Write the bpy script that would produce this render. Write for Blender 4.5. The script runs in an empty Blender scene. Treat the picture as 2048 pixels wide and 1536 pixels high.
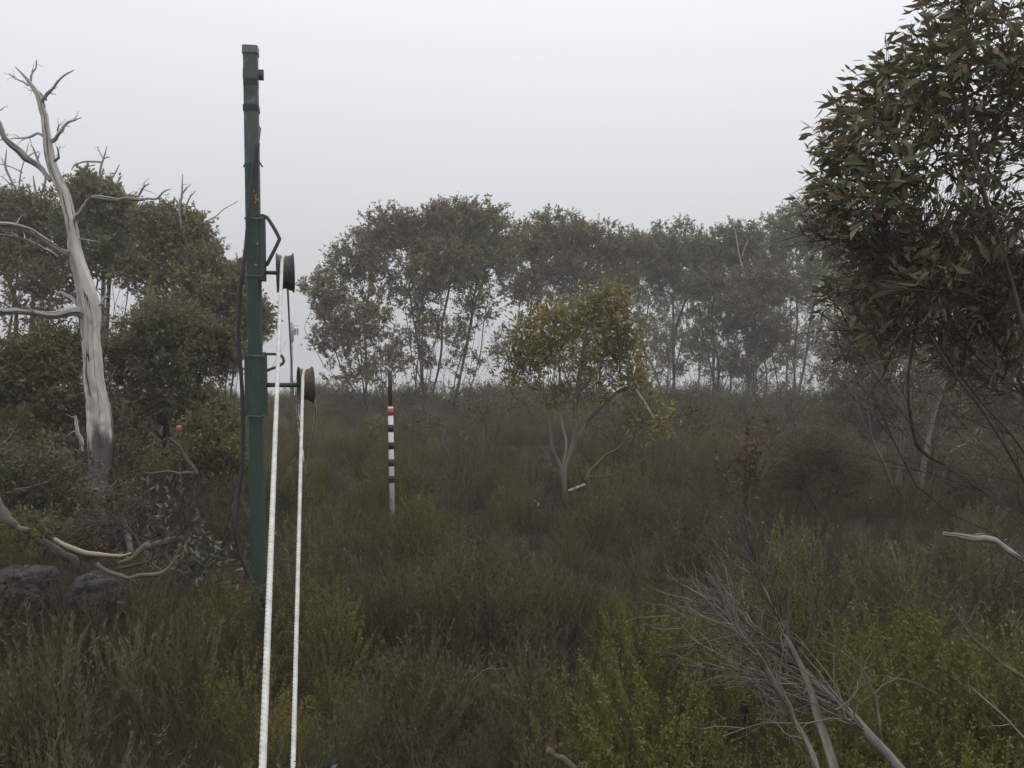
import bpy, math, numpy as np
from mathutils import Vector, Matrix, noise as mnoise

# ------------------------------------------------------------------ camera, sky, light
SC = bpy.context.scene
COL = SC.collection
FPX, CZ = 1750.0, 2.6            # focal length in photo pixels, eye height

cam_d = bpy.data.cameras.new("camera")
cam_d.sensor_width = 36.0
cam_d.lens = 36.0 * FPX / 2048.0
cam_d.clip_start, cam_d.clip_end = 0.05, 2000.0
cam = bpy.data.objects.new("camera", cam_d)
cam.location = (0, 0, CZ)
cam.rotation_euler = (math.radians(90), 0, 0)
COL.objects.link(cam)
SC.camera = cam

SUN_EL, SUN_AZ = math.radians(52), math.radians(25)
world = bpy.data.worlds.new("World")
SC.world = world
world.use_nodes = True
wn, wl = world.node_tree.nodes, world.node_tree.links
wn.clear()
w_out = wn.new("ShaderNodeOutputWorld")
w_bg = wn.new("ShaderNodeBackground")
w_bg.inputs["Strength"].default_value = 0.1
sky = wn.new("ShaderNodeTexSky")
sky.sky_type = 'NISHITA'
sky.sun_disc = False
sky.sun_elevation, sky.sun_rotation = SUN_EL, SUN_AZ
sky.dust_density, sky.air_density = 6.0, 1.0
# thick overcast: the even cloud of a foggy day, three times brighter overhead than at the horizon
tc = wn.new("ShaderNodeTexCoord")
sep = wn.new("ShaderNodeSeparateXYZ")
rmp = wn.new("ShaderNodeMapRange")
rmp.inputs["From Min"].default_value, rmp.inputs["From Max"].default_value = 0.0, 1.0
rmp.inputs["To Min"].default_value, rmp.inputs["To Max"].default_value = 5.2, 16.0
cl = wn.new("ShaderNodeVectorMath"); cl.operation = 'SCALE'
cl.inputs[0].default_value = (0.965, 0.985, 1.03)
mixw = wn.new("ShaderNodeMix"); mixw.data_type = 'RGBA'
mixw.inputs["Factor"].default_value = 0.96
wl.new(tc.outputs["Generated"], sep.inputs[0])
wl.new(sep.outputs["Z"], rmp.inputs["Value"])
wl.new(rmp.outputs["Result"], cl.inputs["Scale"])
wl.new(sky.outputs["Color"], mixw.inputs["A"])
wl.new(cl.outputs["Vector"], mixw.inputs["B"])
wl.new(mixw.outputs["Result"], w_bg.inputs["Color"])
wl.new(w_bg.outputs["Background"], w_out.inputs["Surface"])

sun_d = bpy.data.lights.new("sun", 'SUN')
sun_d.energy = 0.5
sun_d.angle = math.radians(40)
sun_d.color = (1.0, 0.97, 0.93)
sun = bpy.data.objects.new("sun", sun_d)
sd = Vector((math.sin(SUN_AZ) * math.cos(SUN_EL), math.cos(SUN_AZ) * math.cos(SUN_EL), math.sin(SUN_EL)))
sun.rotation_euler = sd.to_track_quat('Z', 'Y').to_euler()
sun.location = (0, 0, 30)
COL.objects.link(sun)

SC.view_settings.view_transform = 'Standard'
SC.view_settings.look = 'None'
SC.view_settings.exposure = 0.0
SC.view_settings.gamma = 1.0
SC.view_settings.use_curve_mapping = False
SC.cycles.use_denoising = True
SC.cycles.max_bounces = 4
SC.cycles.diffuse_bounces = 2
SC.cycles.glossy_bounces = 1
SC.cycles.volume_bounces = 1
SC.cycles.adaptive_threshold = 0.006
SC.cycles.use_fast_gi = False
HAZE_DENSITY = 0.0022

# ------------------------------------------------------------------ helpers
RNG = np.random.default_rng(11)


def P(px, py, d):
    """World point seen at photo pixel (px, py) when it stands d metres in front of the eye."""
    return np.array([(px - 1024) / FPX * d, d, CZ - (py - 768) / FPX * d])


_gy = np.linspace(-40, 420, 2301)
_gt = np.interp(_gy, [-40, 2, 5, 7.5, 11, 14, 20, 38, 44, 49, 55, 72, 150, 420],
                [-2.75, -2.68, -2.55, -2.33, -2.02, -1.80, -1.66, -1.58, -1.20, -1.05, -1.5, -3, -8, -12])
_k = np.hanning(15); _k /= _k.sum()
_gt = np.convolve(np.pad(_gt, 7, mode='edge'), _k, mode='valid')


def ground(x, y):
    x = np.asarray(x, float); y = np.asarray(y, float)
    z = CZ + np.interp(y, _gy, _gt)
    z = z + 0.42 * np.exp(-((x + 4.6) ** 2 / 4.5 + (y - 8.6) ** 2 / 9.0))
    z = z + 0.38 * np.exp(-((x + 3.7) ** 2 / 1.7 + (y - 6.55) ** 2 / 1.1))
    z = z + 0.05 * np.sin(x * 1.3 + 0.7 * y) + 0.04 * np.sin(1.9 * y - 0.8 * x + 1)
    z = z + np.clip((y - 9) / 8, 0, 1) * (0.13 * np.sin(x * .62 + 1.9) + .10 * np.sin(x * 1.17 + y * .3))
    return z


class Acc:
    """Collects vertices, faces, a random tint per vertex and bark coordinates; becomes one mesh."""
    def __init__(s):
        s.v, s.q, s.t, s.r, s.b, s.n = [], [], [], [], [], 0

    def add(s, v, quads=None, tris=None, rnd=0.5, bark=None):
        v = np.asarray(v, float).reshape(-1, 3)
        if quads is not None and len(quads):
            s.q.append(np.asarray(quads, int).reshape(-1, 4) + s.n)
        if tris is not None and len(tris):
            s.t.append(np.asarray(tris, int).reshape(-1, 3) + s.n)
        s.v.append(v)
        s.r.append(np.broadcast_to(np.asarray(rnd, float), (len(v),)).copy())
        s.b.append(np.zeros((len(v), 3)) if bark is None else np.asarray(bark, float))
        s.n += len(v)

    def mesh(s, name, mat, smooth=True, origin=None):
        me = bpy.data.meshes.new(name)
        if not s.n:
            return me
        v = np.concatenate(s.v)
        if origin is not None:
            v = v - np.asarray(origin)
        q = np.concatenate(s.q) if s.q else np.zeros((0, 4), int)
        t = np.concatenate(s.t) if s.t else np.zeros((0, 3), int)
        me.vertices.add(len(v)); me.vertices.foreach_set("co", v.ravel())
        loops = np.concatenate([q.ravel(), t.ravel()])
        me.loops.add(len(loops)); me.loops.foreach_set("vertex_index", loops)
        starts = np.concatenate([np.arange(len(q)) * 4, len(q) * 4 + np.arange(len(t)) * 3])
        me.polygons.add(len(starts)); me.polygons.foreach_set("loop_start", starts)
        me.polygons.foreach_set("use_smooth", np.full(len(starts), smooth))
        a = me.attributes.new("rnd", 'FLOAT', 'POINT'); a.data.foreach_set("value", np.concatenate(s.r))
        a = me.attributes.new("bark", 'FLOAT_VECTOR', 'POINT'); a.data.foreach_set("vector", np.concatenate(s.b).ravel())
        me.update(calc_edges=True)
        if mat is not None:
            for m in (mat if isinstance(mat, (list, tuple)) else [mat]):
                me.materials.append(m)
        return me

    def build(s, name, mat, parent=None, smooth=True, kind=None):
        org = None
        if parent is not None:
            org = np.array(parent.location)
        o = bpy.data.objects.new(name, s.mesh(name, mat, smooth, org))
        COL.objects.link(o)
        if parent is not None:
            o.parent = parent
        if kind:
            o["kind"] = kind
        return o


def root(name, loc, label, cat, group=None):
    o = bpy.data.objects.new(name, None)
    o.empty_display_size = 0.2
    o.location = [float(c) for c in loc]
    COL.objects.link(o)
    o["label"], o["category"] = label, cat
    if group:
        o["group"] = group
    return o


def tag(o, label, cat, group=None):
    o["label"], o["category"] = label, cat
    if group:
        o["group"] = group
    return o


def spline(pts, n):
    """Catmull-Rom through pts (any dimension), n samples evenly spread by chord length."""
    p = np.asarray(pts, float)
    if len(p) < 3:
        t = np.linspace(0, 1, n)[:, None]
        return p[0] * (1 - t) + p[-1] * t
    pp = np.vstack([2 * p[0] - p[1], p, 2 * p[-1] - p[-2]])
    seg = np.linalg.norm(np.diff(p[:, :3], axis=0), axis=1)
    cum = np.concatenate([[0], np.cumsum(seg)])
    s = np.linspace(0, cum[-1], n)
    i = np.clip(np.searchsorted(cum, s, side='right') - 1, 0, len(seg) - 1)
    t = ((s - cum[i]) / np.maximum(seg[i], 1e-9))[:, None]
    a, b, c, d = pp[i], pp[i + 1], pp[i + 2], pp[i + 3]
    return 0.5 * (2 * b + (c - a) * t + (2 * a - 5 * b + 4 * c - d) * t ** 2 + (3 * b - a - 3 * c + d) * t ** 3)


def frames(p):
    t = np.gradient(p, axis=0)
    t /= np.maximum(np.linalg.norm(t, axis=1, keepdims=True), 1e-9)
    u = np.cross(t[0], [0.31, 0.2, 0.93]); u /= np.linalg.norm(u)
    us = [u]
    for k in range(1, len(p)):
        u = us[-1] - t[k] * np.dot(us[-1], t[k])
        us.append(u / max(np.linalg.norm(u), 1e-9))
    us = np.array(us)
    return t, us, np.cross(t, us)


def tube(acc, pts, rad, ns=6, rnd=0.5, groove=0.0, seed=0, cap=True, twist=0.0, gnarl=0.0):
    p = np.asarray(pts, float)
    m = len(p)
    r = np.broadcast_to(np.asarray(rad, float), (m,))
    t, u, w = frames(p)
    ang = np.linspace(0, 2 * np.pi, ns, endpoint=False)
    L = np.concatenate([[0], np.cumsum(np.linalg.norm(np.diff(p, axis=0), axis=1))])
    A = ang[None, :] + twist * L[:, None]
    R = np.repeat(r[:, None], ns, 1).astype(float)
    if groove:
        g = np.random.default_rng(seed)
        f = np.zeros_like(R)
        for k in (1, 2, 3, 5, 7):
            ph, wv, ph2 = g.uniform(0, 6.28), g.uniform(0.4, 1.6), g.uniform(0, 6.28)
            f += np.cos(k * ang[None, :] + ph + 1.3 * np.sin(wv * L[:, None] * 2 + ph2)) / (k ** 0.5)
        R = R * (1 + groove * f * 0.5)
    if gnarl:
        for i_ in range(m):
            for j_ in range(ns):
                q_ = Vector((math.cos(ang[j_]) * 1.5, math.sin(ang[j_]) * 1.5, L[i_] * 1.1 + seed))
                q2 = Vector((math.cos(ang[j_]) * 1.7, math.sin(ang[j_]) * 1.7, L[i_] * 1.0 + seed))
                ck = max(0.0, 1 - abs(mnoise.noise(q_ * 1.6)) / .10)
                R[i_, j_] *= 1 + gnarl * (.9 * mnoise.fractal(q2, .8, 2.0, 4) - .75 * ck)
    v = p[:, None, :] + R[..., None] * (np.cos(A)[..., None] * u[:, None, :] + np.sin(A)[..., None] * w[:, None, :])
    bk = np.stack([np.cos(A) * R.mean(), np.sin(A) * R.mean(), np.repeat(L[:, None], ns, 1)], -1)
    bk[..., 2] += seed * 1.37
    idx = np.arange(m * ns).reshape(m, ns)
    nx = np.roll(idx, -1, axis=1)
    quads = np.stack([idx[:-1], nx[:-1], nx[1:], idx[1:]], -1).reshape(-1, 4)
    v = v.reshape(-1, 3); bk = bk.reshape(-1, 3)
    tris = []
    if cap:
        v = np.vstack([v, p[-1] + t[-1] * r[-1] * 0.5, p[0]])
        bk = np.vstack([bk, bk[-1], bk[0]])
        e, b = len(v) - 2, len(v) - 1
        tris = np.vstack([np.stack([idx[-1], nx[-1], np.full(ns, e)], -1), np.stack([nx[0], idx[0], np.full(ns, b)], -1)])
    acc.add(v, quads, tris, rnd, bk)


def unit(a):
    a = np.asarray(a, float)
    return a / np.maximum(np.linalg.norm(a, axis=-1, keepdims=True), 1e-9)


def leaves(acc, pos, dirv, L, W, bend=0.15, rnd=0.5, detail=1, rng=RNG):
    """Lance-shaped leaves, vectorised. detail 0: 2 triangles, 1: 4, 2: 8 with a folded midrib."""
    n = len(pos)
    if n == 0:
        return
    d = unit(dirv)
    side = unit(np.cross(d, rng.normal(size=(n, 3))))
    up = np.cross(side, d)
    L = np.broadcast_to(np.asarray(L, float), (n,))[:, None]
    W = np.broadcast_to(np.asarray(W, float), (n,))[:, None]
    bend = np.broadcast_to(np.asarray(bend, float), (n,))[:, None]

    def pt(s, w, lift=0.0):
        return pos + d * L * s + side * W * w + up * (-bend * L * s * s + lift * W)
    if detail == 0:
        vs = [pt(0, 0), pt(.42, -.5), pt(.42, .5), pt(1, 0)]
        q = np.array([[0, 1, 3, 2]]); t = np.zeros((0, 3), int)
    elif detail == 1:
        vs = [pt(0, 0), pt(.3, -.5), pt(.3, .5), pt(.66, -.4), pt(.66, .4), pt(1, 0)]
        q = np.array([[1, 3, 4, 2]]); t = np.array([[0, 1, 2], [3, 5, 4]])
    elif detail == 3:
        st = [(0, .03), (.1, .2), (.25, .42), (.42, .5), (.6, .44), (.78, .28), (.91, .12), (1.0, .01)]
        vs = []
        fal = (rng.normal(0, .09, n))[:, None]
        for s_, w_ in st:
            c_ = fal * L * np.sin(s_ * 3.1416) / np.maximum(W, 1e-6)
            for sg in (-1, 0, 1):
                vs.append(pos + d * L * s_ + side * W * (sg * w_ + c_) + up * (-bend * L * s_ * s_ + abs(sg) * w_ * .3 * W))
        q = []
        for a_ in range(len(st) - 1):
            for b_ in (0, 1):
                q.append([a_ * 3 + b_, (a_ + 1) * 3 + b_, (a_ + 1) * 3 + b_ + 1, a_ * 3 + b_ + 1])
        q = np.array(q); t = np.zeros((0, 3), int)
    else:
        vs = [pt(0, 0), pt(.12, 0), pt(.3, -.48, .16), pt(.3, 0), pt(.3, .48, .16), pt(.62, -.42, .14), pt(.62, 0), pt(.62, .42, .14), pt(1, 0), pt(.12, -.12), pt(.12, .12)]
        q = np.array([[9, 2, 3, 1], [1, 3, 4, 10], [2, 5, 6, 3], [3, 6, 7, 4]])
        t = np.array([[0, 9, 1], [0, 1, 10], [5, 8, 6], [6, 8, 7]])
    k = len(vs)
    v = np.stack(vs, 1).reshape(-1, 3)
    off = (np.arange(n) * k)[:, None, None]
    acc.add(v, (q[None] + off).reshape(-1, 4), (t[None] + off).reshape(-1, 3),
            np.repeat(np.broadcast_to(np.asarray(rnd, float), (n,)), k))


def box(acc, c, s, rz=0.0, rnd=0.5, bevel=0.0):
    """Box with softened vertical edges, centre c, full sizes s."""
    hx, hy, hz = np.asarray(s, float) / 2
    b = min(bevel, hx * .9, hy * .9)
    if b > 0:
        prof = []
        for cx, cy, a0 in ((hx - b, hy - b, 0), (-hx + b, hy - b, 90), (-hx + b, -hy + b, 180), (hx - b, -hy + b, 270)):
            for a in (0, 30, 60, 90):
                an = math.radians(a0 + a)
                prof.append((cx + b * math.cos(an), cy + b * math.sin(an)))
    else:
        prof = [(hx, hy), (-hx, hy), (-hx, -hy), (hx, -hy)]
    pr = np.array(prof)
    cr, sr = math.cos(rz), math.sin(rz)
    pr = np.stack([pr[:, 0] * cr - pr[:, 1] * sr, pr[:, 0] * sr + pr[:, 1] * cr], -1)
    n = len(pr)
    v = np.vstack([np.c_[pr, np.full(n, -hz)], np.c_[pr, np.full(n, hz)], [[0, 0, -hz]], [[0, 0, hz]]]) + np.asarray(c)
    i = np.arange(n); j = (i + 1) % n
    q = np.stack([i, j, j + n, i + n], -1)
    t = np.vstack([np.stack([j, i, np.full(n, 2 * n)], -1), np.stack([i + n, j + n, np.full(n, 2 * n + 1)], -1)])
    acc.add(v, q, t, rnd)


def lathe(acc, c, axis, prof, ns=40, rnd=0.5):
    """Closed profile [(along, radius)...] turned round an axis through c."""
    ax = unit(np.asarray(axis, float))
    u = unit(np.cross(ax, [0, 0, 1.0] if abs(ax[2]) < .9 else [1.0, 0, 0])); w = np.cross(ax, u)
    pr = np.asarray(prof, float); m = len(pr)
    a = np.linspace(0, 2 * np.pi, ns, endpoint=False)
    ring = np.cos(a)[:, None] * u + np.sin(a)[:, None] * w
    v = np.asarray(c) + pr[None, :, 0, None] * ax + pr[None, :, 1, None] * ring[:, None, :]
    idx = np.arange(ns * m).reshape(ns, m)
    n1 = np.roll(idx, -1, 0); n2 = np.roll(idx, -1, 1); n3 = np.roll(n1, -1, 1)
    acc.add(v.reshape(-1, 3), np.stack([idx, n1, n3, n2], -1).reshape(-1, 4), None, rnd)


# ------------------------------------------------------------------ materials
def new_mat(name):
    m = bpy.data.materials.new(name); m.use_nodes = True
    m.node_tree.nodes.clear()
    return m, m.node_tree.nodes, m.node_tree.links


def ramp(nd, stops, interp='LINEAR'):
    r = nd.new("ShaderNodeValToRGB"); r.color_ramp.interpolation = interp
    e = r.color_ramp.elements
    while len(e) < len(stops):
        e.new(0.5)
    for el, (p, c) in zip(e, stops):
        el.position = p
        el.color = (c[0], c[1], c[2], 1) if not isinstance(c, (int, float)) else (c, c, c, 1)
    return r


def leaf_mat(name, cols, rough=0.45, trans=0.18, inst=False, spec=0.2, patch=None, patch_scale=0.8, gain=1.0):
    """Foliage: tint picked per leaf from cols; patch = colour that some plants lean towards."""
    cols = [tuple(v * gain for v in c) for c in cols]
    patch = None if patch is None else tuple(v * gain for v in patch)
    m, nd, lk = new_mat(name)
    out = nd.new("ShaderNodeOutputMaterial")
    at = nd.new("ShaderNodeAttribute"); at.attribute_name = "rnd"
    fac = at.outputs["Fac"]
    if inst:
        oi = nd.new("ShaderNodeObjectInfo")
        ad = nd.new("ShaderNodeMath"); ad.operation = 'MULTIPLY_ADD'
        lk.new(oi.outputs["Random"], ad.inputs[0]); ad.inputs[1].default_value = 0.4
        mu = nd.new("ShaderNodeMath"); mu.operation = 'MULTIPLY'; mu.inputs[1].default_value = 0.6
        lk.new(fac, mu.inputs[0]); lk.new(mu.outputs[0], ad.inputs[2])
        fac = ad.outputs[0]
    k = len(cols)
    r = ramp(nd, [(i / max(k - 1, 1), c) for i, c in enumerate(cols)])
    lk.new(fac, r.inputs["Fac"])
    col = r.outputs["Color"]
    if patch is not None:
        geo = nd.new("ShaderNodeNewGeometry")
        nz = nd.new("ShaderNodeTexNoise"); nz.inputs["Scale"].default_value = patch_scale; nz.inputs["Detail"].default_value = 3
        lk.new(geo.outputs["Position"], nz.inputs["Vector"])
        rr = ramp(nd, [(0.42, 0.0), (0.62, 1.0)])
        lk.new(nz.outputs["Fac"], rr.inputs["Fac"])
        mx = nd.new("ShaderNodeMix"); mx.data_type = 'RGBA'
        lk.new(rr.outputs["Color"], mx.inputs["Factor"]); lk.new(col, mx.inputs["A"])
        mm = nd.new("ShaderNodeMix"); mm.data_type = 'RGBA'; mm.inputs["Factor"].default_value = 0.65
        lk.new(col, mm.inputs["A"]); mm.inputs["B"].default_value = (*patch, 1)
        lk.new(mm.outputs["Result"], mx.inputs["B"])
        col = mx.outputs["Result"]
    b = nd.new("ShaderNodeBsdfPrincipled")
    b.inputs["Roughness"].default_value = rough
    b.inputs["Specular IOR Level"].default_value = spec
    lk.new(col, b.inputs["Base Color"])
    if trans > 0:
        tr = nd.new("ShaderNodeBsdfTranslucent"); lk.new(col, tr.inputs["Color"])
        mx2 = nd.new("ShaderNodeMixShader"); mx2.inputs[0].default_value = trans
        lk.new(b.outputs[0], mx2.inputs[1]); lk.new(tr.outputs[0], mx2.inputs[2])
        lk.new(mx2.outputs[0], out.inputs["Surface"])
    else:
        lk.new(b.outputs[0], out.inputs["Surface"])
    return m


def bark_mat(name, cols, across=16.0, along=1.6, crack=0.0, crack_col=(0.03, 0.025, 0.02), rough=0.75, bump=0.4, lichen=None, dark_foot=None):
    """Bark or weathered wood: streaks that run with the limb (bark attribute), optional cracks, lichen, darker foot."""
    m, nd, lk = new_mat(name)
    out = nd.new("ShaderNodeOutputMaterial")
    b = nd.new("ShaderNodeBsdfPrincipled")
    b.inputs["Roughness"].default_value = rough
    b.inputs["Specular IOR Level"].default_value = 0.25
    at = nd.new("ShaderNodeAttribute"); at.attribute_name = "bark"
    mp = nd.new("ShaderNodeMapping"); mp.inputs["Scale"].default_value = (across, across, along)
    lk.new(at.outputs["Vector"], mp.inputs["Vector"])
    nz = nd.new("ShaderNodeTexNoise"); nz.inputs["Scale"].default_value = 1.0; nz.inputs["Detail"].default_value = 6; nz.inputs["Roughness"].default_value = 0.65
    lk.new(mp.outputs[0], nz.inputs["Vector"])
    k = len(cols)
    r = ramp(nd, [(0.3 + 0.4 * i / max(k - 1, 1), c) for i, c in enumerate(cols)])
    lk.new(nz.outputs["Fac"], r.inputs["Fac"])
    col = r.outputs["Color"]; hgt = nz.outputs["Fac"]
    if crack:
        mp2 = nd.new("ShaderNodeMapping"); mp2.inputs["Scale"].default_value = (across * .9, across * .9, along * 0.45)
        mp2.inputs["Location"].default_value = (5.3, 1.7, 3.1)
        lk.new(at.outputs["Vector"], mp2.inputs["Vector"])
        n2 = nd.new("ShaderNodeTexNoise"); n2.inputs["Scale"].default_value = 1.0; n2.inputs["Detail"].default_value = 4
        lk.new(mp2.outputs[0], n2.inputs["Vector"])
        r2 = ramp(nd, [(0.5 - crack, 0.0), (0.5 - crack * .25, 1.0), (0.5 + crack * .25, 1.0), (0.5 + crack, 0.0)])
        lk.new(n2.outputs["Fac"], r2.inputs["Fac"])
        mx = nd.new("ShaderNodeMix"); mx.data_type = 'RGBA'
        lk.new(r2.outputs["Color"], mx.inputs["Factor"]); lk.new(col, mx.inputs["A"]); mx.inputs["B"].default_value = (*crack_col, 1)
        col = mx.outputs["Result"]
        sb = nd.new("ShaderNodeMath"); sb.operation = 'SUBTRACT'
        lk.new(hgt, sb.inputs[0]); lk.new(r2.outputs["Color"], sb.inputs[1]); hgt = sb.outputs[0]
    ar = nd.new("ShaderNodeAttribute"); ar.attribute_name = "rnd"
    mr_ = nd.new("ShaderNodeMapRange"); mr_.inputs["To Min"].default_value = 0.45; mr_.inputs["To Max"].default_value = 1.55
    lk.new(ar.outputs["Fac"], mr_.inputs["Value"])
    sc_ = nd.new("ShaderNodeVectorMath"); sc_.operation = 'SCALE'
    lk.new(col, sc_.inputs[0]); lk.new(mr_.outputs[0], sc_.inputs["Scale"]); col = sc_.outputs["Vector"]
    geo = nd.new("ShaderNodeNewGeometry")
    if lichen is not None:
        n3 = nd.new("ShaderNodeTexNoise"); n3.inputs["Scale"].default_value = 7.0; n3.inputs["Detail"].default_value = 5
        lk.new(geo.outputs["Position"], n3.inputs["Vector"])
        r3 = ramp(nd, [(0.55, 0.0), (0.64, 1.0)])
        lk.new(n3.outputs["Fac"], r3.inputs["Fac"])
        mx = nd.new("ShaderNodeMix"); mx.data_type = 'RGBA'
        lk.new(r3.outputs["Color"], mx.inputs["Factor"]); lk.new(col, mx.inputs["A"]); mx.inputs["B"].default_value = (*lichen, 1)
        col = mx.outputs["Result"]
    if dark_foot is not None:        # darker towards the foot, with a ragged upper edge
        z1, z2 = dark_foot
        sp = nd.new("ShaderNodeSeparateXYZ"); lk.new(geo.outputs["Position"], sp.inputs[0])
        mu = nd.new("ShaderNodeMath"); mu.operation = 'MULTIPLY_ADD'; mu.inputs[1].default_value = 1.6
        lk.new(nz.outputs["Fac"], mu.inputs[0]); lk.new(sp.outputs["Z"], mu.inputs[2])
        mr = nd.new("ShaderNodeMapRange"); mr.inputs["From Min"].default_value = z1 + .80; mr.inputs["From Max"].default_value = z1 + .95
        mr.inputs["To Min"].default_value = 0.8; mr.inputs["To Max"].default_value = 0.0
        lk.new(mu.outputs[0], mr.inputs["Value"])
        mx = nd.new("ShaderNodeMix"); mx.data_type = 'RGBA'
        lk.new(mr.outputs[0], mx.inputs["Factor"]); lk.new(col, mx.inputs["A"]); mx.inputs["B"].default_value = (0.035, 0.031, 0.028, 1)
        col = mx.outputs["Result"]
    lk.new(col, b.inputs["Base Color"])
    if bump:
        bp = nd.new("ShaderNodeBump"); bp.inputs["Strength"].default_value = bump; bp.inputs["Distance"].default_value = 0.02
        lk.new(hgt, bp.inputs["Height"]); lk.new(bp.outputs[0], b.inputs["Normal"])
    lk.new(b.outputs[0], out.inputs["Surface"])
    return m


def paint_mat(name, col, col2, scale=9.0, rough=0.5, metal=0.0, rust=None, rust_at=0.62, bump=0.15, stretch=(1, 1, 1)):
    m, nd, lk = new_mat(name)
    out = nd.new("ShaderNodeOutputMaterial"); b = nd.new("ShaderNodeBsdfPrincipled")
    b.inputs["Roughness"].default_value = rough; b.inputs["Metallic"].default_value = metal
    tcn = nd.new("ShaderNodeTexCoord"); mp = nd.new("ShaderNodeMapping"); mp.inputs["Scale"].default_value = stretch
    lk.new(tcn.outputs["Object"], mp.inputs["Vector"])
    nz = nd.new("ShaderNodeTexNoise"); nz.inputs["Scale"].default_value = scale; nz.inputs["Detail"].default_value = 7; nz.inputs["Roughness"].default_value = .7
    lk.new(mp.outputs[0], nz.inputs["Vector"])
    r = ramp(nd, [(0.35, col), (0.68, col2)])
    lk.new(nz.outputs["Fac"], r.inputs["Fac"]); c = r.outputs["Color"]
    if rust is not None:
        n2 = nd.new("ShaderNodeTexNoise"); n2.inputs["Scale"].default_value = scale * 1.7; n2.inputs["Detail"].default_value = 6
        lk.new(tcn.outputs["Object"], n2.inputs["Vector"])
        r2 = ramp(nd, [(rust_at, 0.0), (rust_at + .06, 1.0)]); lk.new(n2.outputs["Fac"], r2.inputs["Fac"])
        mx = nd.new("ShaderNodeMix"); mx.data_type = 'RGBA'
        lk.new(r2.outputs["Color"], mx.inputs["Factor"]); lk.new(c, mx.inputs["A"]); mx.inputs["B"].default_value = (*rust, 1)
        c = mx.outputs["Result"]
    lk.new(c, b.inputs["Base Color"])
    bp = nd.new("ShaderNodeBump"); bp.inputs["Strength"].default_value = bump; bp.inputs["Distance"].default_value = 0.01
    lk.new(nz.outputs["Fac"], bp.inputs["Height"]); lk.new(bp.outputs[0], b.inputs["Normal"])
    lk.new(b.outputs[0], out.inputs["Surface"])
    return m


# bark
DEADWOOD = bark_mat("silver_dead_wood", [(.24, .205, .17), (.44, .405, .36), (.57, .535, .49), (.68, .65, .61)], across=12, along=.8, crack=0.013, bump=0.6, lichen=None, dark_foot=(CZ - 0.62, CZ - 0.15))
DEADLIMB = bark_mat("silver_dead_limb", [(.22, .19, .165), (.44, .405, .365), (.60, .565, .525)], across=26, along=1.4, crack=0.03, bump=0.7)
DEADLICHEN = bark_mat("lichened_dead_limb", [(.22, .19, .165), (.42, .39, .35), (.56, .525, .48)], across=34, along=1.6, crack=0.02, bump=0.7, lichen=(.30, .28, .11))
FARDEAD = bark_mat("grey_far_dead_limb", [(.22, .2, .19), (.36, .33, .31)], across=20, along=1.2, bump=0.2)
GUMBARK = bark_mat("snow_gum_bark", [(.06, .05, .042), (.12, .10, .085), (.24, .21, .18)], across=18, along=1.2, bump=0.3)
GUMDARK = bark_mat("dark_snow_gum_bark", [(.05, .042, .036), (.09, .075, .065), (.17, .145, .125)], across=18, along=1.2, bump=0.3)
CREAMBARK = bark_mat("cream_snow_gum_bark", [(.18, .14, .10), (.36, .30, .23), (.50, .425, .335)], across=20, along=1.0, bump=0.25)
TWIG = bark_mat("brown_twig", [(.05, .035, .03), (.09, .065, .052), (.15, .11, .09)], across=30, along=3, bump=0.0)
REDTWIG = bark_mat("reddish_twig", [(.038, .026, .023), (.07, .048, .04), (.13, .10, .075)], across=30, along=3, bump=0.2)
GREYTWIG = bark_mat("grey_twig", [(.06, .05, .04), (.14, .12, .10), (.32, .29, .255)], across=30, along=3, bump=0.3)
BROWNSTEM = bark_mat("brown_smooth_stem", [(.05, .038, .028), (.11, .083, .06), (.20, .155, .115)], across=24, along=1.5, bump=0.3)
OCHRE = bark_mat("ochre_peeling_bark", [(.07, .06, .048), (.15, .125, .095), (.24, .15, .07)], across=10, along=2.5, bump=0.4)
LICHENTWIG = bark_mat("lichened_twig", [(.06, .055, .045), (.12, .11, .085)], across=24, along=2, bump=0.3, lichen=(.15, .155, .065))
YELLOWTWIG = leaf_mat("orange_petiole", [(.32, .17, .035), (.42, .24, .05), (.24, .11, .03)], trans=0.0)

# foliage
L_FAR = leaf_mat("far_gum_leaf", [(.060, .060, .028), (.088, .082, .036), (.12, .098, .042), (.15, .115, .05)], trans=.2, patch=(.11, .085, .042), patch_scale=.45, gain=2)
L_FARG = leaf_mat("far_green_gum_leaf", [(.055, .062, .03), (.082, .088, .038), (.12, .112, .05)], trans=.2, patch=(.115, .092, .042), patch_scale=.45, gain=2)
L_BROWN = leaf_mat("brown_gum_leaf", [(.065, .05, .03), (.092, .075, .04), (.12, .096, .05)], trans=.2, patch=(.05, .055, .03), patch_scale=.7, gain=1.8)
L_OLIVE = leaf_mat("olive_gum_leaf", [(.04, .046, .022), (.072, .072, .028), (.100, .090, .034), (.125, .105, .036)], trans=.2, patch=(.095, .078, .03), patch_scale=1.0, gain=1.7)
L_DARK = leaf_mat("dark_gum_leaf", [(.034, .042, .022), (.055, .062, .03), (.085, .08, .038), (.11, .10, .06)], trans=.18, patch=(.09, .06, .03), patch_scale=1.0, gain=1.7)
L_GOLD = leaf_mat("golden_gum_leaf", [(.07, .078, .03), (.13, .12, .037), (.20, .155, .042), (.27, .19, .045)], trans=.25, patch=(.09, .09, .045), patch_scale=1.1, gain=1.45)
L_NEAR = leaf_mat("near_gum_leaf", [(.032, .038, .018), (.048, .054, .024), (.066, .064, .030), (.080, .058, .032), (.066, .046, .030)], rough=.5, trans=.22, spec=.25, gain=2.3)
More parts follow.
